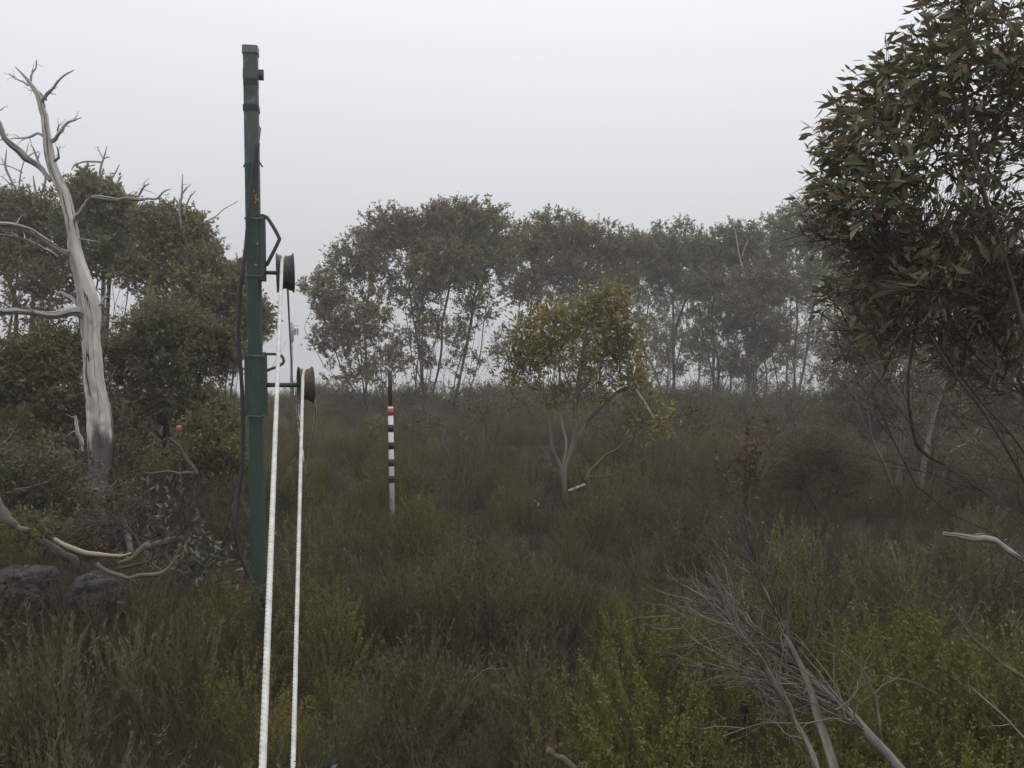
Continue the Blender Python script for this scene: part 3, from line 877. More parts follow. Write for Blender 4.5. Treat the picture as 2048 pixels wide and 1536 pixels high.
    make_tree("green_shrub", "rounded green shrub right of the rusty sapling", "shrub", (1640, 11),
              [(1610, 920, 11), (1670, 920, 11)],
              [(1640, 920, 11, 90, 50, 110), (1600, 960, 10.8, 60, 40, 50), (1690, 960, 10.8, 60, 40, 50)],
              240, leaf_mat("green_shrub_leaf", [(.04, .048, .018), (.062, .07, .024), (.09, .09, .03)], trans=.18), TWIG, L=.03, W=.008, n_twig=8, n_leaf=14, twig_len=.22, r_base=.016, cut=.012)


near_shrubs()


def golden_gum():
    d = 13.5
    ft = (1130, 1000, d)
    S = lambda *p: spline([P(*q) for q in p], 12)
    stems = [S(ft, (1122, 935, d), (1108, 905, d), (1102, 870, d), (1100, 835, d), (1088, 780, d)),
             S(ft, (1126, 940, d), (1133, 890, d), (1125, 850, d + .1), (1118, 800, d + .2), (1120, 740, d + .2)),
             S(ft, (1130, 935, d), (1142, 905, d), (1152, 865, d), (1150, 820, d), (1158, 760, d - .1), (1170, 690, d)),
             S((1142, 905, d), (1152, 880, d + .1), (1172, 845, d + .2), (1196, 800, d + .2), (1222, 750, d + .2)),
             S((1104, 890, d), (1085, 868, d - .1), (1066, 845, d - .2), (1052, 805, d - .2)),
             S((1172, 845, d + .2), (1215, 800, d), (1262, 775, d - .1), (1292, 810, d - .2), (1312, 845, d - .2))]
    make_tree("young_snow_gum", "young snow gum with a golden olive crown over forked cream stems", "tree", (1128, d), [],
              [(1095, 680, d, 75, 50, 62), (1170, 650, d, 75, 45, 68), (1215, 630, d, 45, 40, 56), (1050, 740, d - .1, 50, 45, 50), (1235, 700, d, 40, 55, 56),
               (1140, 720, d - .2, 85, 50, 46), (1090, 790, d - .2, 75, 35, 20), (1265, 770, d - .1, 28, 45, 34), (1295, 835, d - .2, 22, 40, 18), (1320, 850, d - .2, 14, 28, 8), (1175, 790, d - .1, 60, 30, 20)],
              301, L_GOLD, CREAMBARK, twigm=BROWNSTEM, L=.095, W=.028, n_twig=4, n_leaf=5, twig_len=.38, r_base=.042, r_tip=.0030, cut=.0065, detail=1, sink=.1, extra_stems=stems, droop=.1)


golden_gum()


# ---- traced dead wood
def traced(name, label, cat, limbs, mat, depth, loc=None, ns=7, group=None, main_mat=None, groove=.08, part0="trunk", part="branch", dens=6, seedbase=0, spurs=0, gnarl=0.0):
    """limbs: lists of (px, py, r_px[, depth]); the first is the main stem, the rest are branches of it."""
    if mat is FARDEAD:
        limbs = [[(q[0], q[1], max(q[2] * .62, .7), *q[3:]) for q in lb] for lb in limbs]
    accs = []
    pts0 = None
    for k, lb in enumerate(limbs):
        arr = np.array([list(P(q[0], q[1], q[3] if len(q) > 3 else depth)) + [q[2] / FPX * (q[3] if len(q) > 3 else depth)] for q in lb])
        n = max(6, int(len(lb) * dens * (2 if gnarl and k == 0 else 1)))
        sp = spline(arr, n)
        rg = np.random.default_rng(seedbase + k)
        w = np.cumsum(rg.normal(size=(n, 3)), 0); w -= np.linspace(0, 1, n)[:, None] * w[-1]
        w = np.stack([np.convolve(np.pad(w[:, c], 4, mode='edge'), np.hanning(11)[1:-1] / np.hanning(11).sum(), 'valid') for c in range(3)], -1)
        sp[:, :3] += w * np.minimum(sp[:, 3:4], .03) * (.26 if k else .06 if gnarl else .22)
        sp[:, 3] *= 1 + (0.0 if gnarl and not k else .09) * np.convolve(rg.normal(size=n + 8), np.hanning(11)[1:-1] / 2.2, 'valid')
        a = Acc()
        if spurs and k:
            for _ in range(int(rg.integers(2, 2 + spurs))):
                i = int(rg.integers(n // 3, n - 1)); p = sp[i, :3].copy()
                dv = unit(unit(sp[min(i + 1, n - 1), :3] - sp[i - 1, :3]) * .7 + rg.normal(size=3) * .7); ps = [p.copy()]
                for _j in range(4):
                    dv = unit(dv + rg.normal(size=3) * .3); p = p + dv * rg.uniform(.012, .055); ps.append(p.copy())
                r0 = min(sp[i, 3] * .55, .010)
                tube(a, ps, np.linspace(r0, r0 * .25, 5), 5, rg.uniform(.3, .6))
        tube(a, sp[:, :3], np.maximum(sp[:, 3], .0015), (ns if k else ns + 30) if gnarl else (ns if k else ns + 12), rg.uniform(.35, .65), groove, seed=seedbase + k, gnarl=gnarl * (1 if k == 0 else .8))
        accs.append(a)
        if k == 0:
            pts0 = arr[0, :3]
    r = root(name, pts0 if loc is None else loc, label, cat, group)
    for k, a in enumerate(accs):
        a.build(part0 if k == 0 else part, (main_mat or mat) if k == 0 else (mat[k % len(mat)] if isinstance(mat, list) else mat), r)
    return r


def dead_tree():
    d = 10.0
    trunk = [(196, 1015, 46), (197, 985, 40), (201, 940, 31), (199, 880, 28), (192, 810, 25), (185, 745, 22.5), (181, 695, 21), (178, 645, 21), (172, 600, 23), (158, 545, 19), (146, 490, 16), (138, 440, 14.5),
             (127, 392, 13.5), (108, 345, 12), (97, 295, 11), (92, 255, 9), (82, 212, 8), (72, 188, 6.5), (60, 168, 4.5), (48, 152, 3), (31, 134, 1.2)]
    trunk = [(a_, b_, c_ * (.80 if b_ < 600 else .88 if b_ < 900 else .66)) for a_, b_, c_ in trunk]
    limbs = [trunk,
             [(104, 362, 8), (75, 333, 9), (42, 308, 9, 9.8), (14, 282, 8, 9.7), (-4, 240, 7, 9.6), (-20, 190, 5, 9.5)],
             [(135, 508, 9), (110, 497, 8, 9.8), (78, 480, 8, 9.6), (40, 460, 8, 9.4), (0, 451, 9, 9.2), (-60, 440, 9, 9)],
             [(112, 512, 5), (75, 488, 5, 9.7), (45, 480, 4, 9.6), (8, 470, 3, 9.5), (-20, 468, 2, 9.4)],
             [(172, 640, 12), (150, 625, 13, 9.9), (108, 632, 10, 9.7), (60, 625, 10, 9.5), (0, 614, 10, 9.2), (-80, 606, 9, 9)],
             [(148, 440, 6), (165, 422, 8, 9.8), (176, 396, 7, 9.7), (192, 387, 6, 9.6), (230, 393, 5.5, 9.6), (262, 397, 5, 9.5), (290, 394, 4, 9.5), (312, 397, 3, 9.5), (330, 383, 2.4, 9.5), (342, 378, 1, 9.5)],
             [(276, 393, 3, 9.5), (288, 375, 2.5, 9.5), (299, 368, 1, 9.5)],
             [(294, 395, 2.4, 9.5), (284, 410, 2, 9.5), (273, 420, 1, 9.5)],
             [(104, 282, 6), (116, 262, 5, 9.9), (132, 250, 4, 9.9), (148, 241, 3, 9.9), (163, 235, 1, 9.9)],
             [(116, 262, 3, 9.9), (118, 250, 1.5, 9.9)],
             [(86, 216, 6), (93, 196, 4.5), (108, 177, 4), (119, 161, 3), (134, 148, 2.4), (149, 140, 1)],
             [(93, 200, 3), (82, 188, 2.4), (70, 178, 1.5)],
             [(60, 168, 3.4), (64, 148, 2.5), (70, 135, 2), (73, 120, 1)],
             [(56, 172, 3), (40, 160, 2), (19, 148, 1)],
             [(90, 276, 4), (76, 268, 3.5), (56, 275, 2.6), (20, 278, 1.4)],
             [(102, 325, 4), (114, 322, 3.5), (116, 308, 2.5), (114, 293, 1.2)],
             [(160, 612, 6), (140, 597, 5), (122, 583, 3.5)],
             [(143, 482, 3.5), (160, 478, 2.6), (190, 483, 1.2)],
             [(190, 615, 4), (205, 600, 4), (214, 585, 1.5)],
             [(165, 905, 6, 9.7), (160, 880, 5, 9.7), (155, 855, 4.5, 9.7), (150, 832, 3, 9.7)]]
    limbs = [limbs[0]] + [[(q[0], q[1], q[2] * .72, *q[3:]) for q in lb] for lb in limbs[1:]]
    roots = [[(192, 980, 20), (172, 985, 14, 9.7), (152, 1000, 10, 9.5), (128, 1014, 9, 9.3)], [(188, 990, 18), (165, 1003, 13, 9.5), (140, 1008, 9, 9.2), (110, 1003, 6, 9.0)],
             [(205, 985, 20), (228, 1015, 14, 9.3), (245, 1045, 12, 8.8), (258, 1085, 10, 8.4), (262, 1120, 8, 8.1)], [(205, 980, 16), (240, 995, 9, 9.8), (270, 1015, 6, 9.7)]]
    r = traced("dead_snow_gum", "bare silver white dead snow gum with gnarled trunk and darker foot", "tree", limbs, DEADLIMB, d, main_mat=DEADWOOD, groove=.05, dens=9, seedbase=40, ns=12, spurs=6, gnarl=.24)
    r["group"] = "standing dead snow gums"
    kids = [c for c in r.children if c.name.split('.')[0] == "branch"]
    for c in kids:
        if c.data.vertices and max(v.co.x for v in c.data.vertices) - min(v.co.x for v in c.data.vertices) > 1.2:
            c.data.materials[0] = DEADLICHEN
    for k, rt in enumerate(roots):
        arr = np.array([list(P(q[0], q[1], q[3] if len(q) > 3 else d)) + [q[2] / FPX * d] for q in rt])
        sp = spline(arr, 26)
        a = Acc(); tube(a, sp[:, :3], sp[:, 3] * .55, 12, .3, .16, seed=90 + k)
        a.build("tree_root", DEADWOOD, r)


dead_tree()


def far_dead():
    G = "standing dead snow gums"
    d = 24.0
    gz = lambda px, dd: 768 + (CZ - float(ground((px - 1024) / FPX * dd, dd))) * FPX / dd + 10
    traced("dead_snow_gum", "foggy dead gum poking bare forks over the leftmost dark snow gum", "tree",
           [[(60, gz(60, d), 9), (62, 640, 8), (70, 520, 7), (76, 430, 5), (76, 400, 4), (70, 375, 3.5), (67, 352, 2)],
            [(72, 470, 5), (50, 420, 4.5), (28, 376, 4), (15, 346, 3.4), (11, 328, 3), (13, 298, 1)], [(14, 340, 2.4), (4, 318, 1)], [(27, 372, 2.4), (12, 360, 1.8), (0, 352, 1)],
            [(36, 392, 2.6), (41, 350, 2.2), (50, 318, 1.8), (57, 286, .8)],
            [(80, 400, 3), (92, 350, 4), (78, 322, 3.5), (70, 302, 3), (62, 288, 1.2)], [(76, 318, 2), (80, 306, 1)], [(45, 345, 2), (20, 333, 1.6), (0, 328, 1.2)]],
           FARDEAD, d, group=G, spurs=4, seedbase=140)
    traced("dead_snow_gum", "foggy dead gum with a hooked arm just right of the white dead tree's top", "tree",
           [[(200, gz(200, d), 9), (202, 640, 8), (205, 500, 6), (200, 400, 4.5), (198, 360, 4), (202, 330, 3.5), (208, 314, 2.6), (214, 292, 1)],
            [(204, 325, 3), (185, 324, 3), (165, 324, 2.6), (150, 330, 2.2), (143, 340, 1.5)], [(190, 330, 2), (172, 335, 1.8), (155, 347, 1)], [(206, 318, 2), (199, 305, 1.6), (195, 293, .8)], [(208, 316, 2), (217, 314, .8)],
            [(202, 410, 3), (213, 365, 3), (226, 350, 2.4), (239, 329, .8)]],
           FARDEAD, d, group=G, spurs=4, seedbase=160)
    traced("dead_snow_gum", "foggy dead gum whose slanting limbs spear out of the wide gum beside the pole", "tree",
           [[(300, gz(300, 21.5), 10), (318, 680, 9), (352, 620, 8.5), (390, 570, 8), (415, 525, 7), (432, 495, 5), (446, 474, 2)],
            [(405, 540, 4), (372, 480, 4), (357, 425, 3.6), (362, 390, 3), (365, 348, 1)], [(362, 392, 2.6), (372, 378, 2.2), (382, 368, 1)], [(366, 430, 3.4), (376, 400, 2.8), (390, 383, 1)],
            [(380, 470, 2.6), (400, 450, 2), (430, 434, 1.8), (446, 420, 1.4), (474, 404, .7)], [(420, 555, 2), (450, 548, 1.8), (470, 545, 1.4), (492, 535, .7)], [(425, 505, 2.4), (438, 490, 1.6), (441, 480, .8)]],
           FARDEAD, 21.5, group=G, spurs=4, seedbase=180)
    traced("dead_snow_gum", "thin dead whitish pole of a gum in the arching snow gum's crown", "tree",
           [[(1500, gz(1500, 41), 5), (1495, 700, 5), (1488, 560, 4), (1478, 510, 3), (1470, 460, 2.2), (1462, 440, 1)], [(1484, 512, 2.4), (1490, 495, 2), (1497, 480, .9)]],
           FARDEAD, 41, group=G, seedbase=200)


far_dead()


def white_stems():
    G = "pale bare lower gum stems behind the near tree"
    for i, (pts, lab) in enumerate([
            ([(1785, 975, 4), (1772, 935, 4), (1762, 910, 3.4), (1748, 880, 2.6), (1735, 820, 2)], "bent thin pale gum stem, leftmost under the near tree"),
            ([(1797, 975, 8), (1804, 930, 7), (1808, 890, 6), (1815, 820, 5), (1812, 720, 4), (1820, 640, 2)], "straight cream gum stem beside the bent thin one"),
            ([(1838, 980, 9), (1845, 930, 8), (1855, 890, 7), (1870, 830, 5), (1890, 760, 4), (1905, 660, 2)], "tan peeling gum stem between two paler ones"),
            ([(1885, 985, 7), (1893, 945, 6), (1903, 905, 6), (1930, 890, 5), (1955, 860, 4), (1990, 800, 2.5)], "grey gum stem that kinks to the right, above the white log")]):
        traced("gum_sapling", lab, "tree", [[(q[0], q[1], q[2] * .7) for q in pts[:5]], [(pts[3][0], pts[3][1], 2.0), (pts[3][0] - 30, pts[3][1] - 60, 1.8), (pts[3][0] - 45, pts[3][1] - 130, 1)]], GUMBARK, 12.6 + .2 * i, group=G, seedbase=230 + 7 * i)


white_stems()


# ------------------------------------------------------------------ tow pole, ropes, marker pole
GREEN = paint_mat("weathered_green_paint", (.022, .047, .036), (.046, .076, .060), scale=9, rough=.6, rust=(.10, .05, .025), rust_at=.66, stretch=(2, 2, .5))
PALEGREEN = paint_mat("faded_green_paint", (.042, .070, .056), (.10, .13, .112), scale=8, rough=.65, rust=(.15, .165, .15), stretch=(2, 2, .6))
CAPGREY = paint_mat("grey_cap", (.10, .11, .10), (.17, .18, .165), scale=12)
BLACKRUB = paint_mat("black_rubber", (.012, .012, .014), (.022, .022, .026), scale=14, rough=.5)
RUSTY = paint_mat("rusty_wheel", (.075, .045, .035), (.13, .085, .06), scale=18, rough=.75, rust=(.06, .065, .05), rust_at=.5)
WHEELG = paint_mat("green_wheel", (.03, .045, .038), (.06, .075, .062), scale=18, rough=.65, rust=(.10, .06, .045), rust_at=.58)
STEELG = paint_mat("dull_steel", (.09, .09, .085), (.16, .16, .15), scale=20, rough=.5, metal=.4)
ORANGE = paint_mat("orange_paint_blot", (.42, .13, .025), (.5, .18, .04), scale=20, rough=.7)
ROPE = paint_mat("white_rope", (.46, .455, .41), (.68, .68, .63), scale=14, rough=.8, bump=.3)
PD = 7.5


def pole_x(py):
    return 501 + (py - 95) * 17 / 1105


def wheel(parent, px, py, d, mat, yaw, R, hw):
    c = P(px, py, d)
    ax = (math.cos(yaw), math.sin(yaw), 0.03)
    a = Acc()
    # a pressed steel car rim: two lips, sloping shoulders, deep well for the rope
    prof = [(-hw, R), (-hw * .86, R), (-hw * .80, R * .93), (-hw * .45, R * .89), (-hw * .22, R * .80), (hw * .22, R * .80), (hw * .45, R * .88), (hw * .80, R * .92), (hw * .86, R), (hw, R),
            (hw, R * .95), (hw * .9, R * .9), (hw * .5, R * .84), (hw * .25, R * .76), (-hw * .25, R * .76), (-hw * .5, R * .84), (-hw * .9, R * .9), (-hw, R * .95)]
    lathe(a, c, ax, prof, 48)
    w = a.build("pulley_wheel", mat, parent)
    b = Acc()
    lathe(b, c, ax, [(-hw * .2, R * .77), (hw * .05, R * .77), (hw * .2, R * .45), (hw * .3, R * .2), (hw * .3, .001), (hw * .18, .001), (hw * .15, R * .2), (hw * .05, R * .45), (-hw * .1, R * .74)], 40)
    b.build("wheel_disc", mat, parent).parent = w
    w.children[0].location = (0, 0, 0)
    return w


def tow_pole():
    base = P(519, 1240, PD); base[2] = float(ground(base[0], PD))
    r = root("tow_pole", base, "tall weathered green steel rope tow pole carrying two pulley wheels", "pole")
    yaw = math.radians(9)
    W = .118

    def section(y0, y1, mat, name, w=W, dep=W, shift=0, bev=.02):
        p1, p0 = P(pole_x(y0) + shift, y0, PD), P(pole_x(y1) + shift, y1, PD)
        a = Acc()
        box(a, (0, 0, 0), (w, dep, 1.0), yaw, bevel=bev)
        v = a.v[0]
        s = v[:, 2:3] + .5
        ctr = p0 * (1 - s) + p1 * s
        a.v[0] = np.c_[v[:, :2], np.zeros(len(v))] + ctr
        return a.build(name, mat, r, smooth=False)
    section(330, 1300, GREEN, "post")
    section(108, 329.6, PALEGREEN, "post_top")
    section(95, 110, CAPGREY, "cap", W * 1.12, W * 1.12)
    section(160, 174, BLACKRUB, "band", W * 1.03, W * 1.03)
    section(213, 224, BLACKRUB, "band", W * 1.12, W * 1.12)
    # lug plates at the top
    a = Acc(); box(a, P(522, 150, PD - .01), (.045, .03, .085), yaw, bevel=.006); a.build("lug", GREEN, r)
    a = Acc(); box(a, P(488, 147, PD + .02), (.02, .03, .085), yaw, bevel=.004); a.build("lug", GREEN, r)
    for sgn, x0, x1 in ((1, 517, 525), (-1, 494, 487)):
        a = Acc(); tube(a, [P(x0, 318, PD - .05), P(x0 + sgn * 2, 324, PD - .05), P(x1, 334, PD - .05)], [.006, .006, .007], 6); a.build("clip", BLACKRUB, r)
    # upper bracket: side plate, U bolts, guide hoop, axle
    section(430, 562, GREEN, "side_plate", .05, .09, 18, .008)
    section(705, 832, GREEN, "side_plate", .055, .10, 16, .008)
    section(705, 832, GREEN, "side_plate", .05, .10, -15, .008)
    for y in (437, 552, 712, 833):
        xc = pole_x(y)
        a = Acc(); tube(a, [P(xc - 16, y - 1, PD - .085), P(xc, y, PD - .09), P(xc + 14, y + 1, PD - .075)], [.006] * 3, 6); u = a.build("u_bolt", STEELG, r)
        a = Acc(); lathe(a, P(xc + 15, y, PD - .09), (0, 1, 0), [(-.012, .011), (.012, .011), (.012, .001), (-.012, .001)], 8); n = a.build("nut", STEELG, r)
        a = Acc(); lathe(a, P(xc - 15, y, PD - .09), (0, 1, 0), [(-.012, .011), (.012, .011), (.012, .001), (-.012, .001)], 8); n = a.build("nut", STEELG, r)
    a = Acc(); sp = spline([P(520, 436, PD), P(530, 433, PD), P(538, 440, PD), P(557, 473, PD), P(556, 485, PD), P(533, 531, PD)], 30); tube(a, sp, [.0155] * 30, 8); a.build("guide_bar", GREEN, r)
    a = Acc(); sp = spline([P(528, 708, PD), P(556, 709, PD), P(566, 716, PD), P(564, 728, PD), P(532, 742, PD)], 30); tube(a, sp, [.012] * 30, 8); a.build("guide_bar", GREEN, r)
    a = Acc(); tube(a, [P(524, 545, PD), P(566, 546, PD)], [.017, .017], 12); a.build("axle", GREEN, r)
    a = Acc(); tube(a, [P(524, 770, PD), P(606, 770, PD)], [.02, .02], 12); a.build("axle", GREEN, r)
    wheel(r, 570.5, 546, PD, WHEELG, math.radians(16.5), .168, .072)
    wheel(r, 611.5, 770, PD, RUSTY, math.radians(20), .158, .060)
    # orange paint blots on the front face
    rg = np.random.default_rng(3)
    for (px, py, rr) in [(508, 386, 3), (512, 394, 3), (513, 402, 5), (510, 408, 3), (514, 490, 3), (511, 532, 3)]:
        n = 9; an = np.linspace(0, 2 * np.pi, n, endpoint=False)
        rad = rr / FPX * PD * rg.uniform(.5, 1.3, n)
        c = P(px, py, PD) + np.array([0, -W * .62, 0])
        ex = np.array([math.cos(yaw), math.sin(yaw), 0]); ey = np.array([-math.sin(yaw), math.cos(yaw), 0])
        # sit 2 mm proud of the front face
        pc = P(pole_x(py), py, PD)
        off = np.dot(P(px, py, PD - .06) - pc, ex)
        c = pc + ex * off - ey * (W / 2 + .002)
        v = [c + ex * rad[i] * math.cos(an[i]) + np.array([0, 0, rad[i] * math.sin(an[i])]) for i in range(n)]
        v2 = [q + ey * .004 for q in v]
        i = np.arange(n); j = (i + 1) % n
        a = Acc(); a.add(v + v2 + [c], np.stack([i, j, j + n, i + n], -1), np.stack([j, i, np.full(n, 2 * n)], -1)); a.build("paint_mark", ORANGE, r)
    # frayed pale wires at the cable's upper end
    for k in range(3):
        a = Acc(); tube(a, spline([P(518, 283 - k * 4, PD - .06), P(520 + k, 268 - k * 6, PD - .07), P(517 + 2 * k, 246 + 6 * k, PD - .06)], 10), [.003] * 10, 5); a.build("wire_end", STEELG, r)


tow_pole()


def black_cable():
    pts = [(515, 286, PD - .10), (512, 310, PD - .11), (505, 360, PD - .12), (498, 420, PD - .14), (492, 490, PD - .16), (484, 550, PD - .2), (479, 600, PD - .2), (477, 660, PD - .2), (480, 720, PD - .2), (484, 780, PD - .2),
           (486, 860, PD - .2), (484, 930, PD - .22), (475, 1000, PD - .25), (470, 1050, PD - .3), (476, 1095, PD - .3), (495, 1145, PD - .3), (518, 1185, PD - .28), (535, 1230, PD - .2)]
    sp = spline([P(*q) for q in pts], 120)
    a = Acc(); rr = np.full(120, .017); rr[:8] = .022
    tube(a, sp, rr, 10)
    tag(a.build("cable", BLACKRUB), "black rubber cable hanging bowed beside the green tow pole", "cable")


black_cable()


def twisted(acc, path, R, lay=.075, strands=3, ns=7, per_turn=14):
    p = np.asarray(path)
    L = np.concatenate([[0], np.cumsum(np.linalg.norm(np.diff(p, axis=0), axis=1))])
    n = int(L[-1] / lay * per_turn)
    s = np.linspace(0, L[-1], n)
    q = np.stack([np.interp(s, L, p[:, k]) for k in range(3)], -1)
    t, u, w = frames(q)
    for k in range(strands):
        a = -2 * np.pi * s / lay + k * 2 * np.pi / strands
        c = q + R * .26 * (np.cos(a)[:, None] * u + np.sin(a)[:, None] * w)
        tube(acc, c, np.full(n, R * .77), ns, .5, cap=True)


def ropes():
    gz = lambda x, y: float(ground(x, y))
    # upper rope: from below the eye up to the top wheel, over it and on, sagging, to the next tower
    A, B = P(525, 1536, 3.1), P(571, 546, PD)
    Rw = .168 * .80 + .012
    tangent = B + np.array([0, -Rw * .80, Rw * .60])
    dirv = unit(A - tangent)
    ext = A + dirv * ((A[2] - (gz(A[0], 1.8) + .12)) / -dirv[2])
    front = [ext, A, tangent]
    arc = [B + np.array([0.0, -Rw * math.cos(t), Rw * math.sin(t)]) for t in np.linspace(math.radians(37), math.radians(100), 10)]
    far = P(592, 663, 66)
    back = []
    s0 = arc[-1]
    for t in np.linspace(0, 1, 40)[1:]:
        q = s0 * (1 - t) + far * t
        q[2] -= 2.7 * 4 * t * (1 - t)
        back.append(q)
    a = Acc()
    twisted(a, np.vstack([front[:2], [tangent], arc[1:]]), .0140)
    tube(a, np.vstack([[arc[-1]], back]), np.full(40, .0118), 8)
    tag(a.build("tow_rope", ROPE), "thick white twisted rope running over the upper green wheel", "rope", "white tow ropes")
    # lower rope
    A, B = P(586, 1536, 4.4), P(612, 770, PD)
    Rw = .158 * .80 + .012
    tangent = B + np.array([0, -Rw * .80, Rw * .60])
    dirv = unit(A - tangent)
    ext = A + dirv * ((A[2] - (gz(A[0], 3.4) + .12)) / -dirv[2])
    arc = [B + np.array([0.0, -Rw * math.cos(t), Rw * math.sin(t)]) for t in np.linspace(math.radians(37), math.radians(165), 14)]
    a = Acc()
    twisted(a, np.vstack([[ext], [A], [tangent], arc[1:]]), .0132)
    ys = np.linspace(8.0, 40, 36)
    bk = [arc[-1]]
    for y in ys[1:]:
        t = (y - 8) / 32
        x = arc[-1][0] * (1 - t) + (P(592, 700, 40)[0]) * t
        z = max(gz(x, y) + .30 - .1 * math.exp(-(y - 13) ** 2 / 8), arc[-1][2] - (y - 7.6) * .24)
        bk.append(np.array([x, y, z]))
    tube(a, spline(bk, 120), np.full(120, .0112), 8)
    tag(a.build("tow_rope", ROPE), "white twisted rope running over the lower rusty wheel", "rope", "white tow ropes")
    # cord hanging from the lower wheel
    a = Acc()
    sp = spline([P(598, 806, PD + .02), P(597, 822, PD + .03), P(599, 836, PD + .02), P(602, 848, PD + .02)], 24)
    twisted(a, sp, .0045, lay=.03)
    tag(a.build("hanging_cord", ROPE), "short frayed white cord dangling under the rusty wheel", "cord")


ropes()


def far_tower():
    d = 66.0
    FG = paint_mat("haze_paled_steel", (.24, .26, .255), (.30, .32, .315), scale=4, rough=.6)  # steel colour paled so the pole looks deeper in fog: haze painted in
    base = P(583, 820, d); base[2] = float(ground(base[0], d))
    r = root("far_tow_pole", base, "faint second tow pole lost in the fog beyond the crest", "pole")
    x = base[0]
    a = Acc(); box(a, (x, d, (base[2] + P(0, 645, d)[2]) / 2), (.20, .20, P(0, 645, d)[2] - base[2]), .2, bevel=.02); a.build("post", FG, r)
    a = Acc(); box(a, P(584, 668, d - .07), (.26, .08, 1.15), .2); a.build("side_plate", FG, r)
    a = Acc(); tube(a, [P(584, 663, d), P(592, 663, d)], [.025, .025], 8); a.build("axle", FG, r)
    a = Acc(); tube(a, [P(584, 651, d), P(598, 651, d)], [.018, .018], 8); a.build("guide_bar", FG, r)
    for x_ in (590, 595):
        a = Acc(); lathe(a, P(x_, 663, d), (1, .05, 0), [(-.03, .28), (.03, .28), (.03, .16), (-.03, .16)], 24); a.build("pulley_flange", FG, r)
    a = Acc(); box(a, P(583, 692, d - .08), (.16, .05, .2), .2); a.build("pale_band", ROPE, r)


far_tower()


def striped_pole():
    d = 11.0
    W1 = paint_mat("white_pipe", (.60, .59, .55), (.70, .69, .65), scale=8, rough=.5)
    B1 = paint_mat("black_tape", (.012, .012, .012), (.02, .02, .02), scale=10, rough=.45)
    R1 = paint_mat("faded_red_band", (.40, .065, .06), (.5, .10, .09), scale=8, rough=.6)
    DB = bark_mat("dark_timber", [(.045, .03, .027), (.075, .05, .045)], across=20, along=1, bump=.3)
    base = P(784, 1030, d); base[2] = float(ground(base[0], d))
    r = root("marker_pole", base, "snow depth pole banded black and white with a red band near its dark timber top", "pole")

    def cx(py):
        return 779.8 + (py - 740) * 4.6 / 280

    def ring(y0, y1, rad, mat, name):
        a = Acc()
        p0, p1 = P(cx(y1), y1, d), P(cx(y0), y0, d)
        lathe(a, p0, p1 - p0, [(0, rad), (np.linalg.norm(p1 - p0), rad), (np.linalg.norm(p1 - p0), .001), (0, .001)], 24)
        a.build(name, mat, r)
    ring(742, 814, .026, DB, "timber_top")
    ring(813, 1060, .0335, W1, "pipe")
    ring(816.5, 831, .0350, R1, "red_band")
    for y0, y1 in ((849, 864), (884, 898.5), (918, 932.5), (951, 965.5)):
        ring(y0, y1, .0350, B1, "black_band")
    a = Acc()
    rg = np.random.default_rng(9)
    for q in range(5):
        c = P(778.5 + rg.uniform(-.5, 1), 986 + q * 3.2, d - .0354); rr = .012
        n = 8; an = np.linspace(0, 6.28, n, endpoint=False); rad = rr * rg.uniform(.5, 1.2, n)
        v = [c + np.array([rad[i] * math.cos(an[i]), .004 + (.010 if math.cos(an[i]) < 0 else 0), rad[i] * math.sin(an[i])]) for i in range(n)] + [c]
        a.add(v, None, np.stack([np.arange(n), (np.arange(n) + 1) % n, np.full(n, n)], -1))
    a.build("paint_mark", ORANGE, r)


striped_pole()


def pigtail():
    d = 9.0
    PINK = paint_mat("pink_plastic", (.45, .13, .12), (.52, .17, .15), scale=10, rough=.5)
    base = P(363, 985, d)
    base[2] = float(ground(base[0], d))
    r = root("pigtail_stake", base, "twisted wire stake with a pink cap beside a yellow stem", "stake")
    t = np.linspace(0, 1, 120)
    top, bot = P(358, 862, d), P(363, 990, d)
    ctr = top[None] * (1 - t[:, None]) + bot[None] * t[:, None]
    an = t * 2 * np.pi * 11
    pth = ctr + .011 * np.stack([np.cos(an), np.sin(an), 0 * an], -1)
    a = Acc(); tube(a, pth, np.full(120, .0045), 6); a.build("wire_coil", GREYTWIG, r)
    a = Acc(); lathe(a, P(358, 862, d), (0, 0, 1), [(0, .022), (.045, .024), (.055, .018), (.055, .001), (0, .001)], 16); a.build("cap", PINK, r)


pigtail()


